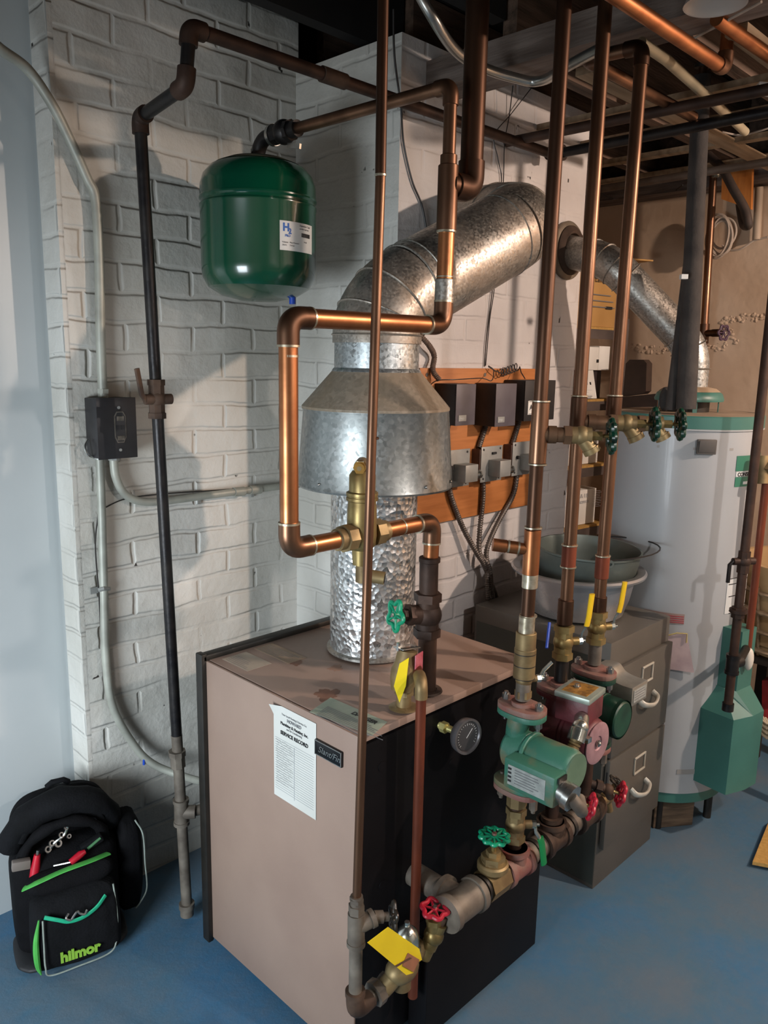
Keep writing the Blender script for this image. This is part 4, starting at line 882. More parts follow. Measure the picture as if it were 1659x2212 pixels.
# ================================================================== OUTLET BOX AND CONDUITS ON THE BRICK
YB = YW-.004
P_ = lambda x, y, v=YW-.02: FY(x, y, v)
ob = thing('outlet_box', 'dark steel electrical box with a receptacle plate on the white brick', 'box', (1.0, YB, 1.32))
xa, xb = P_(205, 870, 2.02).x, P_(284, 870, 2.02).x; za, zb = P_(245, 988, 2.01).z, P_(245, 860, 2.01).z
fin(B().box(((xa+xb)/2-.006, YB-.035, (za+zb)/2), (xb-xa+.004, .07, zb-za), bev=.003), 'box_body', BXDARK, ob)
pf = fin(B().box(((xa+xb)/2-.006, YB-.0715, (za+zb)/2), (xb-xa+.008, .003, zb-za+.004), bev=.001), 'front_plate', BXDARK, ob)
xm = (xa+xb)/2; zm = (za+zb)/2
oct_ = [(.5, .9), (.9, .62), (.9, -.62), (.5, -.95), (-.5, -.95), (-.9, -.62), (-.9, .62), (-.5, .9)]
mxo = TR((xm+.002, YB-.073, zm+.004)) @ M(((1, 0, 0, 0), (0, 0, -1, 0), (0, 1, 0, 0), (0, 0, 0, 1)))
fin(B().prism([(x*.018, y*.045) for x, y in oct_], .002, mxo), 'receptacle_rim', mat('worn_rim', '6d675f', '4a463f', .45, .4, 60), pf)
fin(B().prism([(x*.0155, y*.042) for x, y in oct_], .0026, mxo), 'receptacle_face', BXDARK, pf)
for x, z in ((-.008, .006), (.006, .006)): fin(B().box((xm+.002+x, YB-.0765, zm+z-.004), (.009, .001, .011)), 'slot', INK, pf)
for z in (.055, -.058): fin(B().cyl((xm, YB-.073, zm+z), (xm, YB-.0755, zm+z), .004, n=10), 'screw', BXGREY, pf)
for z in (.026, -.026): fin(B().box((xm+.002, YB-.0765, zm+z), (.020, .001, .012)).box((xm+.002, YB-.077, zm+z+.004), (.010, .001, .003)), 'outlet_face', mat('worn_rim', '6d675f'), pf)
q0 = P_(222, 852); 
c1 = bezier_pts([P_(222, 858, YW-.022), P_(217, 720, YW-.022), P_(214, 560, YW-.022), P_(206, 430, YW-.022), P_(188, 385, YW-.022), P_(150, 300, YW-.022), P_(112, 225, YW-.03), P_(60, 150, YW-.03), P_(0, 105, YW-.05), P_(-50, 60, YW-.06)], 8)
tag(fin(B().sweep(c1, .0125, 12), 'electrical_conduit', CONDUIT), 'painted conduit rising from the dark box and bending away to the upper left', 'conduit')
fin(B().hexn(P_(223, 850, YW-.022), P_(223, 840, YW-.022), .016).cyl(P_(223, 860, YW-.022), P_(223, 851, YW-.022), .013), 'conduit_connector', CONDUIT, ob)
c2_ = bezier_pts([P_(215, 990, YW-.022), P_(219, 1090, YW-.022), P_(224, 1270, YW-.022), P_(229, 1430, YW-.022), P_(245, 1530, YW-.022), P_(290, 1610, YW-.03), P_(330, 1650, YW-.05), P_(390, 1675, YW-.10), P_(440, 1690, YW-.2)], 8)
lc = tag(fin(B().sweep(c2_, .0115, 12), 'electrical_conduit', CONDUIT), 'grey conduit running down the brick from the dark box to behind the boiler', 'conduit')
fin(B().box(P_(206, 1275, YW-.006), (.03, .004, .018)).sweep([P_(212, 1275, YW-.03), P_(224, 1272, YW-.036), P_(236, 1272, YW-.03), P_(238, 1272, YW-.008)], .006, 8, flat=(1, .3)), 'conduit_strap', BXGREY, lc)
fin(B().sweep([P_(311, 1640, YW-.045), P_(311, 1652, YW-.047)], .004, 8), 'blue_tie', BLUE, lc)
fin(B().sweep(bezier_pts([P_(212, 1110, YW-.02), P_(206, 1180, YW-.012), P_(214, 1290, YW-.018), P_(220, 1400, YW-.012), P_(228, 1490, YW-.012), P_(262, 1560, YW-.02)], 8), .0022, 6), 'tied_wire', WIREK, lc)
c3 = bezier_pts([P_(245, 990, YW-.03), P_(250, 1030, YW-.028), P_(268, 1065, YW-.025), P_(300, 1082, YW-.022), P_(350, 1083, YW-.022), P_(450, 1070, YW-.022), P_(560, 1056, YW-.022), P_(637, 1047, YW-.022), P_(645, 1046, YW-.03)], 10)
cc = tag(fin(B().sweep(c3, .0115, 12), 'electrical_conduit', CONDUIT), 'grey conduit curving right from the dark box along the brick to behind the flue', 'conduit')
for x, y in ((505, 1063), (540, 1059)): fin(B().cyl(P_(x, y, YW-.022), P_(x+22, y-2, YW-.022), .0145), 'coupling', CONDUIT, cc)
for x, y in ((430, 1082), (545, 1067)): fin(B().box(P_(x, y, YW-.006), (.010, .004, .02)), 'conduit_strap', BXGREY, cc)
fin(B().sweep(bezier_pts([P_(224, 1098, YW-.012), P_(270, 1078, YW-.01), P_(340, 1068, YW-.01), P_(480, 1058, YW-.01), P_(600, 1050, YW-.01)], 8), .0018, 6), 'tied_wire', WIREK, cc)
for p in ((180, 955), (186, 975)): pass
fin(B().sweep(bezier_pts([P_(190, 950, YW-.03), P_(184, 965, YW-.04), P_(190, 982, YW-.045), P_(203, 988, YW-.035)], 6), .0035, 8), 'ground_loop', STEEL, ob)
fin(B().cyl(P_(215, 992, YW-.022), P_(215, 984, YW-.022), .015).cyl(P_(246, 994, YW-.03), P_(246, 986, YW-.03), .016, n=8), 'locknut', BXGREY, ob)

# ================================================================== BACKPACK
KB = V((.79, 1.98, 0)); KS = .87; KA = math.atan2(-KB.x, KB.y)   # local -Y faces the camera
KR = RZ(math.atan2(-.93, -.36)+PI/2+.10)
bp_ = thing('tool_backpack', 'open black tool backpack with lime green trim standing on the blue floor', 'backpack', KB)
def kp(x, y, z): return KB + KR @ (V((x, y, z))*KS)
def kf(bm_, name, m, par=bp_, **k): return fin(bm_, name, m, par, **k)
def soft(rows, m, name, par=bp_, n=28, seed=1, wob=.006):
    """rows of (z, half width, half depth, dx, dy, squareness); lofted rounded body"""
    random.seed(seed); bm = bmesh.new(); R_ = []
    for z, hw_, hd_, dx, dy, p in rows:
        rr = []
        for k in range(n):
            a = 2*PI*k/n; c, s_ = math.cos(a), math.sin(a)
            x = math.copysign(abs(c)**(2/p), c)*hw_+dx; y = math.copysign(abs(s_)**(2/p), s_)*hd_+dy
            w = 1+random.uniform(-wob, wob)*4
            rr.append(bm.verts.new(kp(x*w, y*w, z+random.uniform(-wob, wob)*.6)))
        R_.append(rr)
    for A, C in zip(R_, R_[1:]):
        for k in range(n): bm.faces.new((A[k], A[(k+1) % n], C[(k+1) % n], C[k]))
    bm.faces.new(R_[0][::-1]); bm.faces.new(R_[-1]); bmesh.ops.recalc_face_normals(bm, faces=bm.faces[:])
    o = kf(bm, name, m, par, sharp=70)
    md = o.modifiers.new('subdivision', 'SUBSURF'); md.levels = 1; md.render_levels = 2
    return o
# rear body, tall rounded back
body = soft([(.012, .145, .095, 0, .015, 4), (.03, .155, .105, 0, .015, 4), (.14, .158, .105, 0, .015, 3.6), (.28, .160, .10, 0, .02, 3.4), (.33, .158, .075, 0, .045, 3.2)], FABK, 'main_body', seed=2)
soft([(.30, .158, .040, 0, .085, 3.2), (.36, .155, .038, .0, .09, 3), (.41, .145, .034, 0, .095, 2.8), (.45, .118, .030, 0.0, .095, 2.5), (.472, .07, .02, .005, .095, 2.3)], FABK, 'back_panel', seed=5)
# hooded lid bulging forward over the open compartment
lid = []
for i in range(13):
    a = math.radians(8+164*i/12); lid.append((.152*math.cos(a), .31+.150*math.sin(a)))
b = B(); b.sweep([kp(x, .045-.035*math.sin(PI*i/12), z) for i, (x, z) in enumerate(lid)], .030, 14, rad=[.030+.010*math.sin(PI*i/12)+.004*math.sin(i*2.3) for i in range(13)])
kf(b, 'lid', FABK2)
b = B(); b.sweep([kp(x*.80, -.01-.03*math.sin(PI*i/12), .30+(z-.31)*.78) for i, (x, z) in enumerate(lid)], .016, 10, rad=[.014+.003*math.sin(i*1.7) for i in range(13)]); kf(b, 'lid_hem', FABK)
kf(B().sweep([kp(-.03, .09, .478), kp(-.015, .085, .492), kp(.02, .085, .492), kp(.035, .09, .478)], .008, 10), 'carry_handle', FABK2)
for sx in (-1, 1): kf(B().sweep(bezier_pts([kp(sx*.02+.0, .03, .455), kp(sx*.05, .0, .452), kp(sx*.10, -.01, .40), kp(sx*.12, .0, .36)], 6), .010, 8, flat=(1, .4)), 'strap_fold', FABK2)
# front pocket
fpk = soft([(.010, .120, .045, .005, -.115, 4), (.03, .130, .055, .005, -.118, 4), (.12, .130, .060, .005, -.118, 3.6), (.20, .126, .052, .004, -.11, 3.4), (.245, .120, .030, .004, -.092, 3)], FABK2, 'front_pocket', seed=8)
fu = soft([(.225, .122, .030, .004, -.088, 3), (.26, .128, .036, .004, -.085, 3), (.295, .124, .020, .004, -.072, 3)], FABK, 'upper_pocket', seed=9)
bsk = soft([(.0, .160, .10, .0, -.03, 4), (.014, .170, .115, .0, -.04, 4), (.03, .165, .11, 0, -.035, 4)], mat('black_rubber', '1a1b1e', '141518', .6, 0, 12), 'rubber_base', seed=12)
kf(B().sweep(bezier_pts([kp(-.128, -.085, .262), kp(-.08, -.112, .290), kp(-.02, -.118, .306), (kp(.06, -.115, .312)), kp(.115, -.088, .302)], 8), .013, 10, flat=(.28, 1)), 'opening_trim', FABG, fu)
kf(B().sweep(bezier_pts([kp(-.085, -.168, .205), kp(-.05, -.180, .192), kp(-.02, -.183, .178), kp(.02, -.183, .178), kp(.06, -.176, .192), kp(.09, -.160, .212)], 8), .006, 8, flat=(1, .5)), 'zip_trim', FABT, fpk)
kf(B().sweep(bezier_pts([kp(-.100, -.166, .20), kp(-.112, -.168, .13), kp(-.112, -.170, .06), kp(-.104, -.168, .02)], 8), .010, 8, rad=[.002+.006*math.sin(PI*i/24) for i in range(25)]), 'side_flash', FABG, fpk)
kf(B().sweep(bezier_pts([kp(-.090, -.168, .195), kp(-.092, -.180, .12), kp(-.092, -.181, .05), kp(-.080, -.178, .015), kp(.0, -.182, .018), kp(.09, -.178, .024), kp(.116, -.160, .05), kp(.122, -.155, .13), kp(.118, -.135, .225)], 8), .0022, 6), 'piping', PIPING, fpk)
o_ = text('hilmor', .037, kp(-.05, -.1835, .050), KR @ V((1, 0, 0)), KR @ V((0, .10, 1)), mat('lime_print', '7aa636', rough=.6), fpk, .0015, .0018)
kf(B().sweep(bezier_pts([kp(-.02, -.183, .205), kp(-.028, -.190, .196), kp(-.016, -.192, .188), kp(-.006, -.190, .198), kp(.004, -.188, .206), kp(.012, -.188, .196), kp(.024, -.188, .190), kp(.032, -.184, .200)], 6), .003, 8), 'carabiner', STEEL, fpk)
# side pocket on the right
def kside(z, hw_, hd_): return (z, hw_, hd_, .195, .05, 3)
sdp = soft([(.03, .030, .070, .185, .04, 3), (.06, .042, .085, .19, .04, 3), (.2, .044, .088, .195, .045, 3), (.30, .040, .08, .20, .05, 3), (.345, .030, .065, .20, .05, 3)], FABK, 'side_pocket', seed=14)
kf(B().sweep(bezier_pts([kp(.215, -.02, .350), kp(.235, -.035, .30), kp(.236, -.045, .2), kp(.238, -.045, .11), kp(.215, -.05, .07), kp(.200, -.045, .05)], 8), .0022, 6), 'piping', PIPING, sdp)
# tools in the mouth (each a thing)
def tool(name, label, cat, build, group=None):
    t = thing(name, label, cat, kp(0, 0, .30), group); build(t); return t
tool('plier_handle', 'red-gripped tool standing at the left of the open backpack', 'tool', lambda t: (fin(B().sweep([kp(-.098, -.055, .262), kp(-.090, -.050, .30), kp(-.082, -.048, .338)], .011, 10, rad=[.013, .012, .008]), 'grip', REDG, t), fin(B().cyl(kp(-.082, -.048, .336), kp(-.079, -.046, .350), .004, n=8), 'pivot', STEEL, t)))
tool('screwdriver', 'red-handled tool lying along the green trim of the backpack', 'tool', lambda t: (fin(B().sweep([kp(.005, -.090, .308), kp(.035, -.085, .323), kp(.050, -.082, .326)], .010, 10, rad=[.009, .010, .006]), 'handle', REDG, t), fin(B().cyl(kp(-.04, -.07, .300), kp(.005, -.088, .308), .003, n=8), 'shaft', STEEL, t)))
tool('gauge_box', 'small grey-brown box tucked at the left in the backpack mouth', 'tool', lambda t: (fin(B().box(kp(-.128, -.045, .318), (.045, .02, .026), KR @ M.Rotation(.1, 4, 'Y'), bev=.003), 'case', mat('grey_brown_plastic', '6b625c', rough=.5), t)))
def tw(t):
    for i, (x, z, r) in enumerate(((-.05, .335, .009), (-.038, .352, .008), (-.01, .372, .007), (.006, .392, .006), (-.02, .345, .010), (.012, .36, .006))):
        fin(B().lathe([(r*.55, -.003), (r, -.003), (r, .003), (r*.55, .003), (r*.55, -.003)], TR(kp(x, -.03, z), frame(KR @ V((.4, -1, .5)))), 16), 'ring_end', STEEL, t)
    fin(B().sweep(bezier_pts([kp(-.055, -.02, .31), kp(-.03, -.03, .35), kp(.0, -.03, .37), kp(.015, -.03, .41)], 6), .004, 8), 'shank', STEEL, t)
tool('wrench_set', 'cluster of shiny wrench ends in the middle of the open backpack', 'tool', tw)
tool('cutter', 'small black and green cutter at the right in the backpack mouth', 'tool', lambda t: (fin(B().box(kp(.075, -.05, .33), (.06, .02, .022), KR @ M.Rotation(-.4, 4, 'Y'), bev=.004), 'body', FABK2, t), fin(B().sweep([kp(.06, -.065, .322), kp(.10, -.06, .345)], .004, 8), 'edge', mat('dull_green', '3c6b46', rough=.5), t)))

# ================================================================== RELAY BOARD ON THE CHIMNEY
BX0, BX1 = 1.768, 2.405; BZ0, BZ1 = 1.09, 1.573
pb = thing('plywood_board', 'orange plywood panel fixed to the white brick behind the pumps', 'board', ((BX0+BX1)/2, YP, BZ0))
fin(B().box(((BX0+BX1)/2, YP-.010, (BZ0+BZ1)/2), (BX1-BX0, .018, BZ1-BZ0), bev=.001), 'panel', PLY, pb)
for x in (BX0+.03, 2.08, BX1-.03): fin(B().cyl((x, YP-.019, BZ1-.02), (x, YP-.021, BZ1-.02), .006, n=12), 'screw', STEEL, pb)
fin(B().box((BX0-.006, YP-.010, (BZ0+BZ1)/2), (.010, .019, BZ1-BZ0)), 'dark_edge', WIREK, pb)
YR = YP-.105
rel = [(FY(950, 828, YR).x, FY(1028, 828, YR).x), None, None]
def relay(px0, pxm, px1, py0, py1, lab, name, plate='small', tilt=0):
    a = FY(pxm, py0, YR); c = FY(px1, py0, YR); z1_ = a.z; z0 = FY(pxm, py1, YR).z
    t = thing('zone_relay', lab, 'relay', ((a.x+c.x)/2, YP-.02, z0), 'zone relays')
    w = c.x-a.x
    fin(B().box(((a.x+c.x)/2, (YR+YP-.02)/2+.001, (z0+z1_)/2), (w, YP-.02-YR-.002, z1_-z0), bev=.003), 'case', RELAYD, t)
    cv = fin(B().box(((a.x+c.x)/2, YR, (z0+z1_)/2), (w, .003, z1_-z0), bev=.001), 'cover', RELAY if plate == 'small' else RELAYD, t)
    if plate == 'small':
        p = fin(B().box((a.x+.030, YR-.0025, z0+.022), (.036, .002, .018)), 'name_tag', BXGREY, cv); text('Argo', .010, (a.x+.018, YR-.0037, z0+.019), (1, 0, 0), (0, 0, 1), LABELW, p, .0003)
    else:
        p = fin(B().box((a.x+.056, YR-.0025, z0+.044), (.075, .002, .046), bev=.0009), 'name_tag', PAPER, cv)
        for z in (.064, .024): fin(B().box((a.x+.056, YR-.0038, z0+z), (.066, .0006, .0014)), 'rule', INK, p)
        text('Argo', .024, (a.x+.027, YR-.0037, z0+.037), (1, 0, 0), (0, 0, 1), INK, p, .0003, .0006)
    return t
relay(948, 986, 1028, 830, 920, 'dark zone relay box on the plywood, the one nearest the draft hood', 'a')
relay(1028, 1072, 1116, 829, 922, 'dark zone relay box with a grey cover in the middle of the plywood', 'b')
relay(1108, 1135, 1200, 822, 910, 'black relay box with a white name plate at the right of the plywood', 'c', 'big')
YSW = YP-.055
def switch(px0, px1, py0, py1, lab, toggle):
    a = FY(px0, py0, YSW); c = FY(px1, py1, YSW); xm = (a.x+c.x)/2; zm = (a.z+c.z)/2; w = c.x-a.x; h = abs(a.z-c.z)
    t = thing('switch_box', lab, 'switch box', (xm, YP-.02, zm-h/2), 'emergency switch boxes')
    fin(B().box((xm-.006, YP-.036, zm), (w*.96, .034, h*.86), bev=.002), 'back_box', mat('rusty_box', '5b4236', '46332b', .55, .2, 30), t)
    pl = fin(B().box((xm, YSW, zm), (w, .003, h), bev=.0012), 'cover_plate', BXGREY, t)
    for dx, dz in ((-.4, .42), (.38, .42), (-.38, -.4), (.36, -.42)): fin(B().box((xm+dx*w, YSW-.002, zm+dz*h), (.007, .001, .006), M.Rotation(.5, 4, 'Y')), 'slot', INK, pl)
    fin(B().box((xm+w*.10, YSW-.026, zm-h*.10), (w*.52, .048, h*.46), bev=.002), 'switch_cover', BXGREY, t)
    if toggle: fin(B().box((xm+.008, YSW-.004, zm+h*.30), (.020, .006, .007)), 'toggle', INK, t)
    else: fin(B().cyl((xm-w*.30, YSW-.001, zm+h*.05), (xm-w*.30, YSW-.012, zm+h*.05), .006, n=12), 'knob', INK, t)
    fin(B().cyl((xm+w*.38, YSW-.025, zm-h*.22), (xm+w*.38+.040, YSW-.022, zm-h*.20), .0085).cyl((xm+w*.38+.036, YSW-.022, zm-h*.20), (xm+w*.38+.042, YSW-.022, zm-h*.2), .014, n=8), 'connector', STEEL, t)
    return (xm, zm-h/2, zm+h/2)
s1 = switch(962, 1012, 974, 1048, 'grey switch box on the plywood partly behind the draft hood rim', False)
s2 = switch(1040, 1082, 966, 1036, 'grey switch box with a black toggle in the middle of the plywood', True)
s3_ = switch(1108, 1150, 956, 1022, 'grey switch box at the right on the plywood, behind the copper riser', False)
def flex(label, pts, r=.0085, m=None, per=12):
    c = bezier_pts(pts, per); t = thing('flexible_conduit', label, 'conduit', c[-1])
    b = B(); L = 0; n_ = len(c); dense = []
    for a, d in zip(c, c[1:]):
        k = max(2, int((d-a).length/.0022))
        for j in range(k): dense.append(a.lerp(d, j/k))
    rad = [r*(1+.16*math.sin(i*1.9)) for i in range(len(dense))]
    b.sweep(dense, r, 9, rad=rad); fin(b, 'armour', m or IRON_GREY, t, sharp=80); return t
ARM = mat('armoured_cable', '716a64', '59524d', .45, .6, 20)
ys = YP-.03
for (x0, zb_, zt_), px in ((s1, (958, 930)), (s2, (1045, 925)), (s3_, (1120, 915))):
    pass
flex('armoured cable from the relay nearest the hood down to its switch box', [FY(968, 918, ys), FY(962, 945, ys), FY(960, 978, ys)], m=ARM)
flex('armoured cable from the middle relay down to the middle switch box', [FY(1050, 918, ys), FY(1043, 940, ys), FY(1034, 968, ys)], m=ARM)
flex('armoured cable from the black white-plated relay down to its switch box', [FY(1122, 908, ys), FY(1116, 930, ys), FY(1106, 962, ys)], m=ARM)
JN = FY(1048, 1225, YP-.05)
flex('armoured cable swinging right from the switch box near the draft hood', [FY(970, 1040, ys), FY(975, 1075, ys), FY(1000, 1140, ys), FY(1030, 1195, YP-.045), JN, FY(1075, 1300, YP-.03), FY(1105, 1392, YP-.02)], m=ARM)
flex('armoured cable hanging straight down from the middle switch box', [FY(1044, 1032, ys), FY(1043, 1080, ys), FY(1036, 1150, ys), FY(1036, 1195, YP-.04), JN+V((.008, -.01, 0)), FY(1066, 1300, YP-.04), FY(1095, 1392, YP-.03)], m=ARM)
flex('armoured cable swinging left from the switch box behind the riser', [FY(1118, 1022, ys), FY(1108, 1070, ys), FY(1075, 1130, ys), FY(1052, 1185, YP-.04), JN+V((.012, 0, .0)), FY(1056, 1300, YP-.05), FY(1085, 1392, YP-.04)], m=ARM)
flex('fluffy dust-coated cable from behind the flue duct to the plywood top', [FY(908, 725, YP-.02), FY(928, 748, YP-.03), FY(938, 770, YP-.02), FY(935, 800, YP-.03), FY(950, 822, YP-.05)], .008, mat('dusty_cable', '6e5c50', '54453c', .9, 0, 60))
def wire(label, pts, r=.0016, m=WIREK):
    return tag(fin(B().sweep(bezier_pts(pts, 8), r, 6), 'thin_wire', m), label, 'wire')
wire('thin dark wire falling down the chimney left of the copper riser with the tee', [FY(850, 20, YP-.03), FY(852, 120, YP-.02), FY(866, 230, YP-.006), FY(872, 310, YP-.006), FY(890, 390, YP-.006), FY(910, 440, YP-.006), FY(921, 495, YP-.006)], .003)
wire('thin dark wire running down behind the big duct to the plywood top', [FY(1148, 190, YP-.02), FY(1105, 245, YP-.01), FY(1068, 292, YP-.006), FY(1075, 340, YP-.006), FY(1083, 392, YP-.006), FY(1075, 500, YP-.006), FY(1068, 620, YP-.006), FY(1058, 690, YP-.006), FY(1049, 790, YP-.006)])
wire('second thin wire hanging beside the first behind the big duct', [FY(1108, 185, YP-.02), FY(1100, 250, YP-.01), FY(1090, 310, YP-.006), FY(1087, 395, YP-.006), FY(1075, 520, YP-.008), FY(1062, 640, YP-.006), FY(1050, 740, YP-.006), FY(1047, 792, YP-.006)])
wire('dark wire draped along the tops of the relay boxes', [FY(925, 835, YP-.03), FY(945, 822, YP-.06), FY(985, 820, YP-.09), FY(1040, 817, YP-.07), FY(1062, 822, YP-.08), FY(1066, 800, YP-.04), FY(1055, 790, YP-.02)])
coil = []
ca, cb_ = FY(1055, 792, YP-.03), FY(1086, 808, YP-.05)
cc0, cc1 = FY(1086, 806, YP-.05), FY(1122, 792, YP-.05)
coil = [ca, FY(1068, 800, YP-.04), cb_]
for k in range(64):
    t_ = k/63; p = cc0.lerp(cc1, t_); a = t_*2*PI*6; coil.append(p+V((.010*math.cos(a), .006, .013*math.sin(a))))
coil += [FY(1126, 805, YP-.06), FY(1134, 818, YP-.09)]
tag(fin(B().sweep(coil, .0018, 6), 'coiled_wire', WIREK), 'curly dark wire over the black relay box at the right of the plywood', 'wire')

# ================================================================== FILE CABINET AND TUBS
cx0, cx1, cy0, cy1, cz1_ = 2.025, 2.405, 1.048, 1.556, .80
fc = thing('file_cabinet', 'two-drawer grey steel file cabinet standing between the pumps and the water heater', 'cabinet', ((cx0+cx1)/2, (cy0+cy1)/2, 0))
b = B().box(((cx0+cx1)/2, (cy0+cy1)/2+.004, cz1_/2+.0), (cx1-cx0, cy1-cy0-.008, cz1_), bev=.003); fin(b, 'cabinet_body', CABG, fc)
fin(B().box((cx0-.0012, (cy0+cy1)/2, cz1_/2-.02), (.0016, cy1-cy0-.02, cz1_-.07)), 'side_panel', CABD, fc)  # left side coloured darker to stand for its shade
zd = [(FY(1316, 1450, cy0).z, FY(1312, 1638, cy0).z), (FY(1312, 1638, cy0).z-.004, FY(1296, 1835, cy0).z)]
for i, (zt_, zb_) in enumerate(zd):
    d_ = fin(B().box(((cx0+cx1)/2, cy0-.004, (zt_+zb_)/2), (cx1-cx0-.022, .016, zt_-zb_-.004), bev=.002), 'drawer', CABG, fc)
    zz = zt_-.062 if i == 0 else zt_-.075; xx = (cx0+cx1)/2+.01
    fr_ = B()
    for dz in (-.026, .026): fr_.box((xx, cy0-.0155, zz+dz), (.070, .005, .006), bev=.001)
    for dx in (-.033, .033): fr_.box((xx+dx, cy0-.015, zz), (.004, .004, .05))
    fin(fr_, 'label_holder', NICKEL, d_)
    hz_ = zz-.088; hx_ = xx+.005
    fin(B().sweep(bezier_pts([(hx_-.046, cy0-.012, hz_+.012), (hx_-.042, cy0-.032, hz_), (hx_, cy0-.042, hz_-.008), (hx_+.042, cy0-.032, hz_), (hx_+.046, cy0-.012, hz_+.012)], 6), .009, 10, flat=(1.2, .6)), 'handle', NICKEL, d_)
for x, za_, zb2 in ((cx0+.012, zd[0][0]-.01, zd[0][0]-.12), (cx1-.010, zd[1][0], zd[1][1]+.01), (cx0+.012, zd[1][0]-.04, zd[1][0]-.10)):
    fin(B().box((x, cy0-.004, (za_+zb2)/2), (.004, .004, abs(za_-zb2))), 'drawer_gap', INK, fc)
bt = thing('steel_basin', 'large round steel basin with a wide rolled rim on top of the file cabinet', 'basin', (2.225, 1.335, cz1_))
BC = V((2.210, 1.290, cz1_+.001))
fin(B().lathe([(0, 0), (.130, 0), (.150, .010), (.163, .06), (.178, .142), (.187, .150), (.208, .152), (.214, .146), (.212, .139), (.206, .142), (.190, .143), (.181, .138), (.166, .06), (.150, .014), (0, .006)], TR(BC), 56), 'bowl', ENAM, bt)
zt2 = thing('zinc_tub', 'old galvanized zinc tub with a wire bail nested inside the steel basin', 'tub', BC+V((0, 0, .02)))
TC = BC+V((.022, -.012, .012))
fin(B().lathe([(0, 0), (.13, 0), (.138, .03), (.150, .10), (.152, .105), (.156, .15), (.158, .155), (.163, .195), (.168, .198), (.168, .204), (.162, .204), (.158, .195), (.153, .15), (.145, .10), (.134, .035), (0, .006)], TR(TC, M.Rotation(.04, 4, 'X')), 56), 'tub_shell', TUBZ, zt2)
rt = (_r-V((0, 0, _r.z))).normalized()
fw = V((-rt.y, rt.x, 0))
hb = [TC+fw*.168*math.cos(a)+rt*.168*math.sin(a)*1.0+V((0, 0, .204-.0)) for a in (-.2,)]
pts = []
for i in range(17):
    a = PI*i/16; pts.append(TC+rt*(.03+.20*math.sin(a))+fw*(.165*math.cos(a))*1.0+V((0, 0, .200+.012*math.sin(a))))
fin(B().sweep(pts, .0025, 6), 'wire_bail', WIREK, zt2)
for s_ in (-1, 1): fin(B().lathe([(.006, -.003), (.012, -.003), (.012, .003), (.006, .003), (.006, -.003)], TR(TC+fw*s_*.168+rt*.03+V((0, 0, .19)), frame(fw)), 14), 'bail_ear', TUBZ, zt2)
bt2 = tag(fin(B().cyl(FY(1187, 1345, 1.09), FY(1181, 1400, 1.07), .004, n=8), 'blue_pen', BLUE), 'blue rod-shaped lever standing left of the middle riser, before the dark cabinet side', 'lever')

# ================================================================== WATER HEATER
HX, HY, HR = 2.66, 1.175, .238
wh = thing('water_heater', 'tall pale grey-white tank water heater with a green top band', 'water heater', (HX, HY, .10))
fin(B().cyl((HX, HY, .155), (HX, HY, 1.405), HR, n=96), 'jacket', HEATW, wh)
fin(B().cyl((HX, HY, .118), (HX, HY, .155), HR-.004, n=96), 'base_ring', HEATG, wh)
fin(B().lathe([(HR+.001, 1.398), (HR+.0045, 1.400), (HR+.0045, 1.436), (HR+.001, 1.440)], TR((HX, HY, 0)), 96), 'top_band', HEATG, wh)
fin(B().lathe([(HR+.0055, 1.3945), (HR+.0055, 1.3995), (HR-.001, 1.3995), (HR-.001, 1.3945)], TR((HX, HY, 0)), 96), 'seam', HEATW, wh)
fin(B().lathe([(0, 1.442), (HR-.03, 1.442), (HR, 1.439), (HR+.0015, 1.434), (HR, 1.40), (0, 1.40)], TR((HX, HY, 0)), 96), 'top_pan', mat('dusty_tan_top', 'a08d78', '8c7a68', .8, 0, 9), wh)
for a in (.6, 2.7, -1.45, -2.6): fin(B().cyl((HX+(HR-.04)*math.cos(a), HY+(HR-.04)*math.sin(a), 0), (HX+(HR-.04)*math.cos(a), HY+(HR-.04)*math.sin(a), .12), .014, n=12), 'leg', BLACKF, wh)
# draft hood on top
dh = fin(B().lathe([(0, 1.525), (.052, 1.525), (.085, 1.518), (.105, 1.503), (.112, 1.485), (.110, 1.478), (.104, 1.480), (.06, 1.500), (0, 1.5)], TR((HX, HY, 0)), 48), 'draft_hood', HEATG, wh)
fin(B().lathe([(0, 1.5262), (.052, 1.5262), (.085, 1.5195), (.098, 1.510), (.096, 1.508), (.05, 1.52), (0, 1.52)], TR((HX, HY, 0)), 48), 'hood_dust', mat('tan_dust', 'a8947c', '9a866e', .9), dh)
fin(B().cyl((HX, HY, 1.44), (HX, HY, 1.482), .068, n=32), 'flue_outlet', BLACKF, wh)
for a in (.3, 1.9, -1.1, -2.5): fin(B().box((HX+.095*math.cos(a), HY+.095*math.sin(a), 1.462), (.014, .003, .05), RZ(a+PI/2)), 'hood_leg', HEATG, dh)
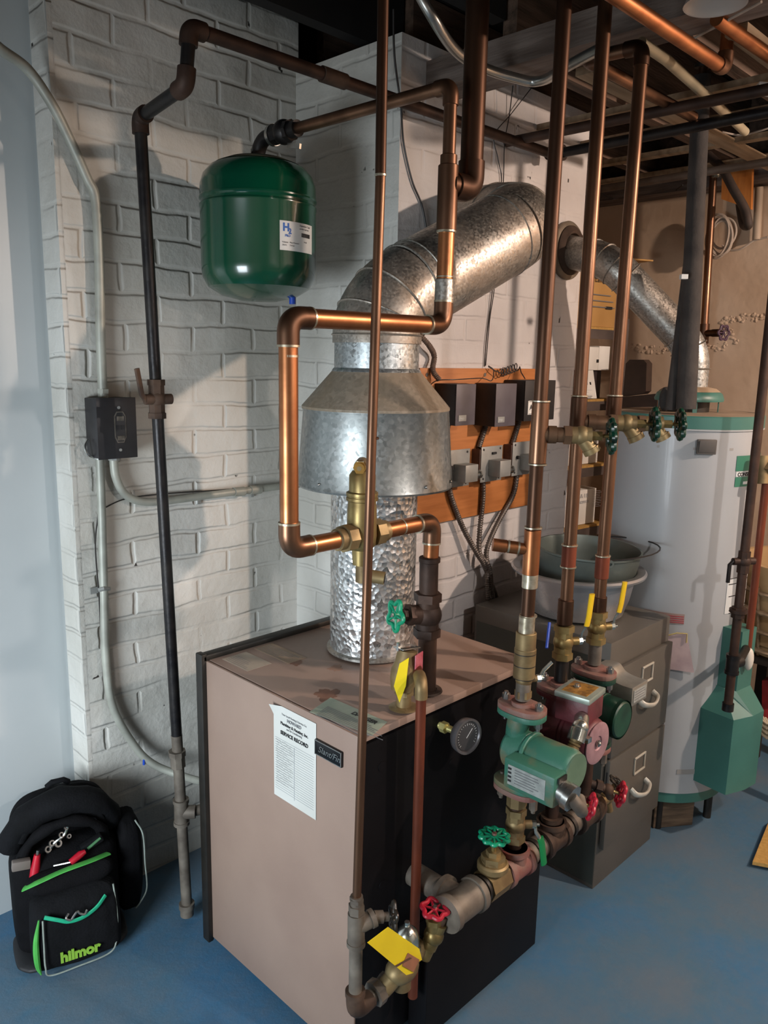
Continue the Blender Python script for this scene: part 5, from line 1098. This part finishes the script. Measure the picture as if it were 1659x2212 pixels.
# small parts on the jacket, turned to face the room
def hang(px, py): # angle and height of a jacket point seen at a pixel
    d = ray(px, py); ox, oy = -HX, -HY; A = d.x*d.x+d.y*d.y; Bq = 2*(ox*d.x+oy*d.y); Cq = ox*ox+oy*oy-HR*HR
    t_ = (-Bq-math.sqrt(max(Bq*Bq-4*A*Cq, 0)))/(2*A); p = CAM+d*t_; return math.atan2(p.y-HY, p.x-HX), p.z
def hlabel(name, pa, pb_, m, par=wh, th=.0008, dr=.0008):
    a0, z0_ = hang(*pa); a1, z1__ = hang(*pb_); z1__ = hang(pa[0], pb_[1])[1]; return shell_label(name, HX, HY, HR+dr, a0, a1, min(z0_, z1__), max(z0_, z1__), m, par, th, 12)
a0, zz = hang(1525, 965)
mxv = TR((HX+HR*math.cos(a0), HY+HR*math.sin(a0), zz), RZ(a0))
fin(B().box(mxv @ V((.006, 0, 0)), (.014, .058, .046), RZ(a0), bev=.002).box(mxv @ V((.016, 0, .002)), (.006, .052, .040), RZ(a0) @ M.Rotation(.2, 4, 'Y'), bev=.002), 'vent_flap', mat('flap_grey', '57534f', rough=.6), wh)
hl1 = hlabel('green_badge', (1592, 985), (1650, 1018), mat('badge_green', '2f6f5a', rough=.5))
hl2 = hlabel('name_strip', (1590, 1019), (1650, 1030), LABELW, dr=.0009)
hl3 = hlabel('green_badge', (1588, 1031), (1650, 1052), mat('badge_green', '2f6f5a'))
hlabel('white_bar', (1604, 1040), (1622, 1046), LABELW, hl3, dr=.0018)
hlabel('rating_label', (1572, 1250), (1650, 1325), LABELW)
for y in (1250, 1262, 1288, 1318, 1324): hlabel('rule', (1573, y), (1650, y+1.6), INK, wh, dr=.0018)
hlabel('faded_strip', (1362, 955), (1420, 960), mat('strip_grey', '8b8b88', rough=.6))
def htext(s, size, px, py, m, par, bold=.0004, vert=False, dz=0):
    a, z = hang(px, py); tv_ = V((-math.sin(a), math.cos(a), 0)); nv_ = V((math.cos(a), math.sin(a), 0)); bs = V((HX, HY, 0))+nv_*(HR+.002)
    o = text(s, size, bs+V((0, 0, z+dz)), (0, 0, 1) if vert else tv_, -tv_ if vert else (0, 0, 1), m, par, .0003, bold); bend_to(o, HX, HY, HR+.002, a); return o
htext('CONSERVATIONIST', .017, 1592, 1029, INK, hl2, .0006)
htext('S', .030, 1632, 1012, INK, hl1, .001, True)
hlabel('warning_strip', (1392, 1315), (1478, 1337), mat('warning_dull', '8e7c76', rough=.6))
for y in (1320, 1324.5, 1329, 1333): hlabel('red_line', (1394, y), (1478, y+1.5), INKR, wh, dr=.0018)
hlabel('serial_plate', (1462, 1662), (1500, 1672), mat('strip_grey', '8b8b88'))
# green burner cover at lower front (angled box)
ga_, gz0 = hang(1560, 1600)
gd = math.atan2(-1.175+.02, -2.66+2.62)+.0
gdir = math.radians(-98); gR = RZ(gdir)
def gp_(x, y, z): return V((HX, HY, 0)) + gR @ V((x, y, z))
low = [(.205, -.105), (.205, .115), (.30, .10), (.35, .05), (.35, -.02), (.33, -.105)]
gcv = B().hull([gp_(x, y, .205) for x, y in low], [gp_(x, y, .47) for x, y in low])
up_ = [(.215, -.05), (.215, .04), (.30, .04), (.30, -.05)]
gcv.hull([gp_(x, y, .47) for x, y in low], [gp_(x, y, .545) for x, y in [(.215, -.05), (.215, .04), (.26, .045), (.30, .04), (.30, -.05), (.26, -.055)]])
gcv.hull([gp_(x, y, .545) for x, y in up_], [gp_(x, y, .75) for x, y in up_])
gcn = fin(gcv, 'burner_cover', HEATG, wh, 20)
fin(B().ball(gp_(.315, -.02, .655), .026, (.55, .7, 1.5), gR, 16, 8), 'control_knob', mat('knob_white', 'cfcdc4', rough=.4), gcn)
# paper pouch
pa = [hang(*q) for q in ((1440, 1372), (1482, 1366), (1494, 1448), (1440, 1442))]
def hp(a, z, d): return V((HX+(HR+d)*math.cos(a), HY+(HR+d)*math.sin(a), z))
po = thing('paper_pouch', 'clear pouch of pinkish papers stuck to the heater beside the file cabinet', 'pouch', hp(pa[0][0], pa[3][1], .01))
fin(B().slab([hp(pa[0][0], pa[0][1], .006), hp(pa[1][0], pa[1][1], .010), hp(pa[2][0], pa[2][1], .022), hp(pa[3][0], pa[3][1], .012)], .004), 'papers', mat('pinkish_paper', 'b9a7a8', 'a08e90', .35, 0, 14), po)
fin(B().sweep([hp(pa[0][0], pa[0][1]+.002, .012), hp((pa[0][0]+pa[1][0])/2, pa[0][1]+.016, .014), hp(pa[1][0], pa[1][1], .014), hp(pa[1][0], pa[1][1]-.03, .016)], .0022, 6), 'yellowed_edge', mat('yellowed_edge', 'b3a46a', rough=.5), po)
# wood block under the heater
wq = FZ(1465, 1785, 0)
tag(fin(B().box((wq.x-.005, wq.y+.03, .062), (.15, .045, .122), RZ(-.62), bev=.002), 'wood_block', mat('dark_wood_block', '6b5a48', '43372b', .8, 0, 9, stretch=(1, 1, 6))), 'dark wooden block standing on the floor under the heater beside the cabinet', 'block')

# vent from the hood to the chimney
VB = V((HX-.0, HY, 1.525)); vr = .056
V1 = V((HX, HY, 1.60)); V2 = FD(1480, 745, 2.66); V3 = FD(1352, 600, 2.66); V4 = FD(1300, 545, 2.68); V5 = FY(1225, 541, YP)
V5 = V((V4.x+.02, YP+.02, V4.z+.015)); V5 = FY(1222, 542, YP)
vp_ = thing('heater_vent', 'galvanized vent pipe climbing from the water heater hood to the chimney thimble', 'vent pipe', VB)
sd2 = (V3-V1).normalized(); Vc = V1+V((0, 0, .03))
K1 = V((HX, HY, 1.585)); corner1 = V((HX, HY, 1.665)); corner1 = K1+V((0, 0, .065))
dgn = (V3-corner1).normalized(); K2 = corner1+dgn*.07; K3 = V3
vent = [VB, K1]+[(1-j/9)**2*K1+2*(j/9)*(1-j/9)*corner1+(j/9)**2*K2 for j in range(1, 10)]
e1 = fin(B().sweep(vent, vr, 36), 'lower_elbow', GALV, vp_)
fin(B().cyl(K2, K3, vr+.001, n=36), 'sloping_pipe', GALV_DUST, vp_)
cr2 = V3+dgn*.075; K5 = cr2+(V5-cr2).normalized()*.075
up2 = [(1-j/9)**2*K3+2*(j/9)*(1-j/9)*cr2+(j/9)**2*K5 for j in range(0, 10)]
e2 = fin(B().sweep(up2, vr+.003, 36), 'upper_elbow', GALV_DUST, vp_)
fin(B().cyl(K5, V5, vr, n=36), 'thimble_pipe', GALV_DUST, vp_)
for p, ax, pr_ in ((K1, V((0, 0, 1)), e1), (vent[6], vent[7]-vent[5], e1), (K2, dgn, e1), (K3, dgn, e2), (up2[3], up2[4]-up2[2], e2), (up2[6], up2[7]-up2[5], e2), (K5, V5-K5, e2)):
    ringat(p, ax, vr+.003, pr_, .005)
va = (V5-K5).normalized()
th_ = thing('chimney_thimble', 'round rusty thimble collar where the heater vent enters the chimney', 'collar', V5)
TS = M.Translation((V5.x, YP-.001, V5.z)) @ frame((0, -1, 0))
fin(B().lathe([(.062, 0), (.098, 0), (.100, .012), (.094, .018), (.078, .020), (.070, .030), (.062, .030), (.062, 0)], TS, 44), 'collar', mat('old_grey_collar', '8a7f70', '665a4c', .6, .5, 12), th_)
fin(B().lathe([(.056, .001), (.086, .001), (.084, .024), (.066, .040), (.057, .034), (.056, .001)], TS, 44), 'rusty_ring', mat('rust_ring', '4d3c31', '33271f', .8, .2, 20), th_)

# insulated and bare pipes rising from the heater top
ip = thing('insulated_pipe', 'grey foam-insulated pipe rising from the heater top to the ceiling pipes', 'pipe', FD(1497, 880, 2.50))
A0_, A1_ = FD(1482, 884, 2.52), FD(1516, 165, 2.38)
i1 = FD(1497, 560, 2.45)
fin(B().cyl(A0_, A1_, .031, .026, n=24), 'insulation', INSUL, ip)
fin(B().cyl(A1_, FD(1519, 146, 2.375), .013), 'pipe_end', COPPER, ip)
fin(B().cyl(FD(1519, 146, 2.375), FD(1520, 138, 2.372), .026), 'union_ring', BLACKF, ip)
fin(B().box(FD(1477, 598, 2.425)+V((0, 0, 0)), (.02, .02, .014), RZ(YAW)), 'tape_label', LABELW, ip)
ip2 = thing('insulated_pipe', 'shorter dark insulated pipe leaning against the first on the heater top', 'pipe', FD(1449, 886, 2.56))
fin(B().cyl(FD(1449, 886, 2.56), FD(1490, 560, 2.49), .0185, n=20), 'insulation', INSUL, ip2)
fin(B().ball(FD(1437, 862, 2.6), .025, (.8, .8, 1.6), None, 14, 8), 'wrapping', INSUL, ip2)

# gas drop at the right edge, in front of the heater
rgx, rgy = 2.41, .85
gt = thing('gas_drop_pipe', 'dark iron gas drop with a cock and drip leg beside the green burner cover', 'pipe', (rgx, rgy, .55))
zt3 = FY(1600, 1215, rgy).z; zu = FY(1590, 1325, rgy).z; ztee = FY(1583, 1432, rgy).z; zbt = FY(1578, 1528, rgy).z
fin(B().cyl((rgx, rgy, zbt), (rgx, rgy, 2.30), .0135), 'pipe_section', IRON_BRN, gt)
fin(B().cyl((rgx, rgy, ztee-.028), (rgx, rgy, ztee+.025), .0195).cyl((rgx, rgy, ztee-.034), (rgx, rgy, ztee-.025), .0215).cyl((rgx, rgy, ztee+.018), (rgx, rgy, ztee+.028), .0215).cyl((rgx, rgy, ztee), (rgx+.035, rgy-.01, ztee), .018), 'tee', IRON, gt)
fin(B().cyl((rgx, rgy, zbt-.002), (rgx, rgy, zbt+.022), .0175), 'drip_cap', IRON, gt)
fin(B().cyl((rgx, rgy, zu-.016), (rgx, rgy, zu+.016), .021, n=8).cyl((rgx, rgy, zu+.0), (rgx, rgy, zu+.010), .026), 'union', IRON_BRN, gt)
fin(B().cyl((rgx, rgy, zt3-.035), (rgx, rgy, zt3+.03), .0185, n=8).ball((rgx, rgy, zt3), .021).cyl((rgx-.03, rgy+.02, zt3), (rgx+.028, rgy-.02, zt3), .011), 'gas_cock', IRON_BRN, gt)
fin(B().sweep([V((rgx-.026, rgy+.018, zt3+.004)), V((rgx-.038, rgy+.026, zt3-.01)), V((rgx-.038, rgy+.026, zt3-.065))], .006, 8), 'lever', IRON, gt)
fin(B().cyl((rgx+.03, rgy-.008, ztee), (rgx+.16, rgy+.02, ztee), .013), 'branch', IRON, gt)

# ================================================================== SHELF WITH BOXES BEHIND
SR = RZ(-.10); S0 = V((2.98, 1.98, 0))
def sp2(x, y, z): return S0 + SR @ V((x, y, z))
shv = thing('shelf_unit', 'dark grey shelf unit with particle board decks beyond the chimney', 'shelf', S0)
zs = [FD(1303, y, 3.35).z for y in (713, 860, 1000, 1128)]
zs = [1.749, 1.44, 1.148, .871, .45]
for z in zs:
    fin(B().box(sp2(0, 0, z-.006), (.70, .30, .012), SR), 'deck', MDF, shv)
    fin(B().box(sp2(0, -.151, z-.030), (.72, .004, .040), SR).box(sp2(-.318, 0, z-.030), (.004, .30, .040), SR), 'beam', SHELFM, shv)
for x, y in ((-.335, -.17), (.335, -.17), (-.335, .165), (.335, .165)): fin(B().box(sp2(x, y, .98), (.03, .03, 1.62), SR), 'post', SHELFM, shv)
def sp2(x, y, z): return S0 + SR @ V((x+.30, y, z))
def carton(name, label, cat, c, size, m, rz=0, extra=None, group=None):
    t = thing(name, label, cat, sp2(*c), group); Rb = SR @ RZ(rz)
    fin(B().box(sp2(c[0], c[1], c[2]+size[2]/2), size, Rb, bev=.002), 'carton', m, t)
    if extra: extra(t, Rb)
    return t
def cb(t, Rb):
    o = sp2(-.22, -.142, 1.74); r_ = Rb @ V((1, 0, 0))
    text('Centergard', .030, sp2(-.165, -.1455, 1.935), r_, (0, 0, 1), INK, t, .0003, .0002, shear=.4)
    for i, z in enumerate((1.885, 1.86, 1.835)): lines(1, sp2(-.175, -.1453, z), r_, (0, 0, 1), .165, .01, INKG, t, 'handwriting', .004, .2)
    fin(B().box(sp2(-.05, -.1453, 1.832), (.045, .001, .012), Rb), 'stamp', INK, t)
carton('cardboard_box', 'brown cardboard box with black script on the top shelf', 'box', (-.14, .0, 1.750), (.30, .28, .25), CARD, 0, cb)
fin(B().slab([sp2(-.32, -.2, 2.02), sp2(.08, -.26, 2.03), sp2(.12, .1, 2.03), sp2(-.3, .12, 2.02)], .006), 'cardboard_sheet', CARD)
tag(bpy.data.objects['cardboard_sheet'], 'loose flat cardboard lying over the brown box on the top shelf', 'cardboard')
carton('white_box', 'white carton on a stack of dark boxes on the second shelf', 'box', (-.12, .0, 1.565), (.20, .24, .10), PAPER, .04, lambda t, Rb: (lines(5, sp2(-.26, -.1225, 1.655), Rb @ V((1, 0, 0)), (0, 0, 1), .10, .012, INKL, t), fin(B().box(sp2(-.072, -.1215, 1.605), (.014, .001, .014), Rb), 'stamp', INK, t)))
carton('white_box', 'narrow white carton right of the one on the dark stack, second shelf', 'box', (-.025, .0, 1.565), (.08, .24, .105), PAPER, .0)
carton('dark_box', 'dark box on the second shelf under the white cartons', 'box', (-.16, .02, 1.441), (.30, .24, .122), mat('dark_box', '33292a', '2a2122', .6), .0)
def lf(t, Rb):
    pass
lft = thing('leaflet', 'white printed leaflet leaning on the front of the dark box, second shelf', 'leaflet', sp2(-.16, -.14, 1.441))
fin(B().slab([sp2(-.24, -.148, 1.443), sp2(-.10, -.148, 1.443), sp2(-.09, -.110, 1.570), sp2(-.215, -.110, 1.570)], .0015), 'sheet', PAPER, lft)
text('TWO\nCOLORS', .014, sp2(-.205, -.1185, 1.550), SR @ V((1, 0, 0)), (0, .28, 1), INKG, lft, .0003, .0003)
for i, m_ in enumerate((INKR, INKL, INKL, INK)): fin(B().box(sp2(-.20+i*.024, -.1305, 1.508), (.010, .001, .012), SR @ M.Rotation(-.28, 4, 'X')), 'picture', m_, lft)
lines(3, sp2(-.21, -.139, 1.480), SR @ V((1, 0, 0)), (0, .28, 1), .09, .010, INKL, lft)
lines(2, sp2(-.225, -.1475, 1.455), SR @ V((1, 0, 0)), (0, .28, 1), .11, .007, INKG, lft, th=.003)
carton('white_box', 'white carton on the third shelf behind the copper risers', 'box', (-.16, .0, 1.150), (.28, .24, .20), PAPER, .03, lambda t, Rb: lines(4, sp2(-.2, -.1225, 1.32), Rb @ V((1, 0, 0)), (0, 0, 1), .2, .01, INKL, t))
def w4(t, Rb):
    text('A 1.0\ncanon', .026, sp2(-.14, -.1285, .998), Rb @ V((1, 0, 0)), (0, 0, 1), INKL, t, .0003)
    lines(10, sp2(-.05, -.1285, 1.02), Rb @ V((1, 0, 0)), (0, 0, 1), .08, .008, INKL, t)
carton('white_box', 'white printed carton on the lowest visible shelf beside the heater', 'box', (-.16, .0, .873), (.28, .25, .16), PAPER, .0, w4)
bk = sp2(.44, -.10, 1.46)
kd_ = FX(1384, 870, 3.05)
st_ = thing('side_shelf', 'low dark shelf stand behind the water heater holding the dark cases', 'shelf', (3.3, 1.75, 0))
zt9 = FX(1380, 880, 3.2).z-.012
ya_, yb_ = FX(1425, 870, 3.17).y, FX(1333, 870, 3.17).y
fin(B().box((3.28, (ya_+yb_)/2, zt9-.008), (.26, yb_-ya_+.02, .014)), 'deck', SHELFM, st_)
for x in (3.17, 3.39):
    for y in (ya_+.02, yb_-.02): fin(B().box((x, y, zt9/2-.01), (.025, .025, zt9-.015)), 'post', SHELFM, st_)
dsp = thing('display_case', 'dark brown rounded case on a dark box behind the heater top', 'case', FX(1380, 880, 3.2))
fin(B().slab([FX(x, y, 3.20) for x, y in ((1345, 856), (1388, 851), (1395, 845), (1397, 785), (1390, 777), (1360, 777), (1352, 785))], .05, (1, 0, 0)), 'case', mat('dark_case', '3a2c25', '2e231d', .5), dsp)
tag(fin(B().slab([FX(x, y, 3.17) for x, y in ((1338, 858), (1421, 850), (1419, 879), (1336, 880))], .12, (1, 0, 0)), 'dark_box', mat('dark_case', '3a2c25')), 'flat dark box under the rounded case behind the heater top', 'box')

# ================================================================== RIGHT WALL: PIPES, CORD, BASKET
rp1 = thing('wall_pipe', 'reddish copper pipe dropping down the tan right wall to a small hand valve', 'pipe', FX(1510, 860, 3.38))
T0 = FX(1548, 357, 3.38); T1 = FX(1521, 720, 3.38); T2 = FX(1511, 905, 3.38)
pipe_run('', '', '', [V((3.38, .45, T0.z+.02)), V((3.38, T0.y+.01, T0.z)), T1], .0155, COPPER, COPPER_DARK, 1.25, 1.5, parent=rp1)
fin(B().cyl(T1, T2, .0145), 'lower_section', COPPER_RED, rp1)
coupling(rp1, T0.lerp(T1, .06), T1-T0, .0185, .02, SOLDER, 'solder_joint')
fin(B().cyl(FX(1522, 700, 3.38), FX(1519, 742, 3.38), .021).cyl(T1, T1+V((-.02, -.045, 0)), .014), 'valve_tee', COPPER_DARK, rp1)
hv = thing('hand_valve', 'small purplish handwheel valve on the copper pipe by the tan wall', 'valve', T1+V((-.02, -.045, 0)))
hdv = V((-.35, -.93, 0)).normalized()
fin(B().cyl(T1+V((-.02, -.045, 0)), T1+V((-.02, -.045, 0))+hdv*.035, .016), 'valve_body', COPPER_DARK, hv)
handwheel(hv, T1+V((-.02, -.045, 0))+hdv*.058, hdv, .028, mat('purple_wheel', '4a3546', rough=.5), 6)
fin(B().cyl(T1+V((-.02, -.045, 0))+hdv*.03, T1+V((-.02, -.045, 0))+hdv*.06, .005), 'stem', COPPER_DARK, hv)
# coiled cord hanging on the wall
ch = thing('cord_coil', 'coil of white cord hanging from the joists against the tan wall', 'cord', FX(1557, 510, 3.44))
random.seed(21); cc_ = FX(1556, 508, 3.43)
for i in range(7):
    pts = []; ry, rz_ = random.uniform(.035, .055), random.uniform(.06, .085); tw_ = random.uniform(-.3, .3); dy, dz = random.uniform(-.012, .012), random.uniform(-.015, .015)
    for k in range(28):
        a = 2*PI*k/28; y = ry*math.cos(a); z = rz_*math.sin(a); pts.append(cc_+V((random.uniform(-.012, .012)*0+.004*i-.012, y*math.cos(tw_)-z*math.sin(tw_)+dy, y*math.sin(tw_)+z*math.cos(tw_)+dz)))
    fin(B().sweep(pts, .0045, 6, closed=True), 'cord_loop', CORD, ch)
tag(fin(B().sweep(bezier_pts([FX(1560, 530, 3.47), FX(1575, 540, 3.47), FX(1600, 538, 3.47), FX(1625, 522, 3.47), (FX(1634, 518, 3.47)), FX(1659, 512, 3.47)], 6), .004, 6), 'hanging_cord', CORD), 'cord sagging along the tan wall from the coil to the conduit', 'cord')
tag(fin(B().cyl(FX(1640, 405, 3.47), FX(1634, 518, 3.47), .016), 'wall_conduit', mat('tan_painted_conduit', 'a89580', rough=.6)), 'tan painted conduit on the right wall under the joists', 'conduit')
hs = thing('black_hose', 'dark hose looping down in front of the orange board near the right wall', 'hose', FX(1610, 490, 3.1))
fin(B().sweep(bezier_pts([FX(1530, 335, 3.15), FX(1560, 365, 3.12), FX(1585, 410, 3.10), FX(1608, 450, 3.1), FX(1616, 480, 3.1), FX(1615, 488, 3.12), FX(1606, 484, 3.2), FX(1600, 455, 3.3), FX(1598, 440, 3.35)], 8), .016, 12), 'hose', mat('dark_hose', '3d3028', '2e241e', .7, 0, 20), hs)
tag(fin(B().slab([FX(x, y, 3.30) for x, y in ((1560, 366), (1625, 350), (1622, 452), (1558, 430))], .02, (1, 0, 0)), 'orange_board', WOODO), 'orange wooden board hanging under the joists at the right wall', 'board')
# wire/wicker hamper
wk = FX(1650, 1290, 3.0); HK = V((3.02, wk.y-.12, 0))
bs_ = thing('laundry_hamper', 'tan cloth-lined wicker hamper at the right edge behind the gas pipe', 'basket', HK)
HK = V((3.11, .87, 0))
ht_ = FX(1645, 1215, 2.95).z
fin(B().lathe([(0, .56), (.19, .56), (.22, ht_-.08), (.235, ht_-.03), (.24, ht_), (.22, ht_), (.2, .60), (0, .58)], TR(HK), 40), 'cloth_liner', mat('tan_cloth', 'b59a74', 'a3875f', .9, 0, 8, bump=.006, bscale=14), bs_)
for z in (ht_-.10, ht_-.17, ht_-.24, ht_-.31): fin(B().lathe([(.222, z-.006), (.236, z-.006), (.240, z), (.236, z+.006), (.222, z+.006)], TR(HK), 40), 'wicker_hoop', WOODL, bs_)
for k in range(16):
    a = 2*PI*k/16; fin(B().cyl(HK+V((.20*math.cos(a), .20*math.sin(a), .56)), HK+V((.236*math.cos(a), .236*math.sin(a), ht_-.08)), .005, n=8), 'wicker_stake', WOODL, bs_)
hst = thing('stool', 'dark wooden stand under the wicker hamper at the right edge', 'stand', (HK.x, HK.y, 0))
fin(B().box(HK+V((0, 0, .545)), (.40, .40, .03), bev=.003), 'top', mat('dark_stand', '2c211b', '241b16', .7), hst)
for x in (-.16, .16):
    for y in (-.16, .16): fin(B().box(HK+V((x, y, .265)), (.04, .04, .53)), 'leg', mat('dark_stand', '2c211b'), hst)
rgp = FZ(1650, 1575, 0)
rug = thing('red_rug', 'folded red rug with pale fringe on the floor at the right edge', 'rug', (3.42, .95, 0))
q = [FZ(1632, 1500, .03), FZ(1659, 1480, .03), FZ(1720, 1560, .03), FZ(1640, 1600, .03)]
fin(B().slab([FX(1646, 1470, 3.0), FX(1720, 1465, 3.0), FX(1720, 1560, 2.9), FX(1646, 1552, 2.9)], .05, (1, 0, 0)), 'pile', mat('red_cloth', '8e1f22', '741a1d', .9, 0, 30), rug)
for k in range(16):
    p = FX(1641+(k % 4)*6, 1545+k*2.6, 2.86); fin(B().sweep([p, p+V((-.012, -.018, -.012)), p+V((-.015, -.034, -.018))], .004, 6), 'fringe', mat('cream_fringe', 'c3b49c', rough=.9), rug)
q = [FZ(1625, 1868, .012), FZ(1659, 1783, .012), FZ(1780, 1700, .012), FZ(1790, 1900, .012)]
tag(fin(B().slab(q, .012, (0, 0, 1)), 'plywood_scrap', MDF), 'pale board lying on the blue floor at the right edge', 'board')
# heater drain/relief copper at right behind the gas drop
rw = thing('water_pipe', 'copper water pipe with a brass valve at the right edge behind the gas drop', 'pipe', FD(1648, 1000, 2.5))
fin(B().cyl(FD(1655, 1040, 2.5), FD(1615, 1400, 2.62), .012), 'pipe_section', COPPER_RED, rw)
fin(B().cyl(FD(1646, 1010, 2.5), FD(1690, 1012, 2.48), .014).cyl(FD(1650, 985, 2.5), FD(1648, 1045, 2.5), .017).hexn(FD(1655, 1011, 2.5), FD(1668, 1012, 2.49), .024), 'brass_tee', BRASS_DULL, rw)

# ================================================================== PIPES UNDER THE CEILING
def cpipe(label, p0, p1, r, m, name='ceiling_pipe', **k):
    return tag(fin(B().cyl(p0, p1, r, n=20), name, m), label, 'pipe')
cA = thing('ceiling_pipe', 'bright copper pipe slanting under the beam, turning up at its right end', 'pipe', (1.9, .865, 2.28))
pipe_run('', '', '', [V((1.2, .868, 2.283)), V((1.985, .864, 2.28)), V((1.985, .864, 2.62))], .0150, COPPER_BRIGHT, COPPER, 1.18, 1.3, parent=cA)
cpipe('copper pipe under the joists at the top right corner', FZ(1548, 40, 2.33), FZ(1780, 204, 2.33), .0150, COPPER_BRIGHT)
sc_ = [FZ(880, -60, 2.42), FZ(935, 40, 2.33), FZ(985, 118, 2.30), FZ(1060, 155, 2.30), FZ(1150, 178, 2.295), FZ(1180, 172, 2.29), FZ(1230, 140, 2.28), FZ(1300, 104, 2.28)]
tag(fin(B().sweep(fillet(sc_, .09, 8), .0125, 14), 'silver_conduit', mat('silver_conduit', 'b4b4b0', '9c9a94', .3, .9, 14)), 'shiny silver conduit bending down from the beam and up again', 'conduit')
tag(fin(B().sweep([FZ(1385, 92, 2.31), FZ(1440, 130, 2.31), FZ(1535, 215, 2.31), FZ(1610, 285, 2.31)], .0125, 14), 'pale_conduit', mat('pale_conduit', 'b8ad92', '9c9078', .45, .3, 10)), 'pale conduit running under the joists behind the third riser', 'conduit')
cpipe('dark pipe crossing under the joists above the gas pipe', V((2.16, 1.75, 2.275)), V((2.19, .55, 2.275)), .0145, IRON_BRN)
cpipe('long grey pipe crossing under the joists towards the right wall', V((2.95, 1.95, 2.27)), V((2.91, .6, 2.275)), .014, mat('grey_pipe', '6e6258', '57493f', .6, .3, 10))
tag(fin(B().cyl(FZ(1490, 88, 2.33), FZ(1645, 4, 2.33), .003, n=8), 'ceiling_wire', CORD), 'thin cord stretched under the beam at top right', 'wire')
lamp = thing('lamp_shade', 'white dish lamp shade partly hidden over the beam at the top right', 'lamp', FZ(1540, 20, 2.37))
lc_ = FZ(1545, 10, 2.30)
fin(B().lathe([(.058, 0), (.0605, -.001), (.055, .014), (.03, .028), (0, .032), (0, .029), (.03, .025), (.052, .012), (.058, 0)], TR(lc_), 40), 'shade', mat('shade_white', 'b4aaa2', rough=.5), lamp)
tag(fin(B().slab([FZ(1622, 205, 2.31), FZ(1640, 185, 2.31), FZ(1700, 190, 2.31), FZ(1700, 215, 2.31)], .01, (0, 0, 1)), 'pipe_hanger', LABELW), 'pale bracket holding the pipes at the right edge under the joists', 'bracket')
gtw = []
random.seed(5)
for k, (pts, lab) in enumerate((([(1215, 560), (1260, 600)], ''),)): pass
tag(fin(B().sweep(bezier_pts([FZ(1290, 412, 2.32), FZ(1330, 432, 2.32), FZ(1380, 440, 2.32), FZ(1440, 425, 2.32), FZ(1475, 400, 2.32)], 6), .0035, 6), 'ceiling_wire', WIREK), 'dark cable sagging under the joists between the risers', 'wire')
tag(fin(B().sweep(bezier_pts([FZ(1560, 285, 2.33), FZ(1600, 292, 2.32), FZ(1640, 283, 2.32), FZ(1680, 270, 2.33)], 6), .003, 6), 'ceiling_wire', CORD), 'pale wire sagging beneath the joists at the right edge', 'wire')
sl = thing('cutoff_lamp', 'unseen hanging lamp with a dish added to cut its upward light', 'lamp', LAMP)
fin(B().lathe([(.135, -.014), (.138, -.014), (.12, .05), (.05, .09), (.02, .11), (.02, .105), (.048, .086), (.118, .046), (.135, -.014)], TR(LAMP), 40), 'shade', CHROME, sl)  # added dish, shaped to keep this lamp off the upper walls
fin(B().cyl(LAMP+V((0, 0, .10)), LAMP+V((0, 0, .46)), .004), 'cord', BLACKF, sl)
# bare bulb that lights the right of the cellar (outside the picture)
bl = thing('bare_bulb', 'bare light bulb in a ceiling socket right of the picture', 'lamp', BULB)
fin(B().cyl(BULB+V((0, 0, .075)), BULB+V((0, 0, .13)), .02), 'socket', BLACKF, bl)
fin(B().cyl(BULB+V((0, 0, .12)), BULB+V((0, 0, .33)), .004), 'cord', BLACKF, bl)
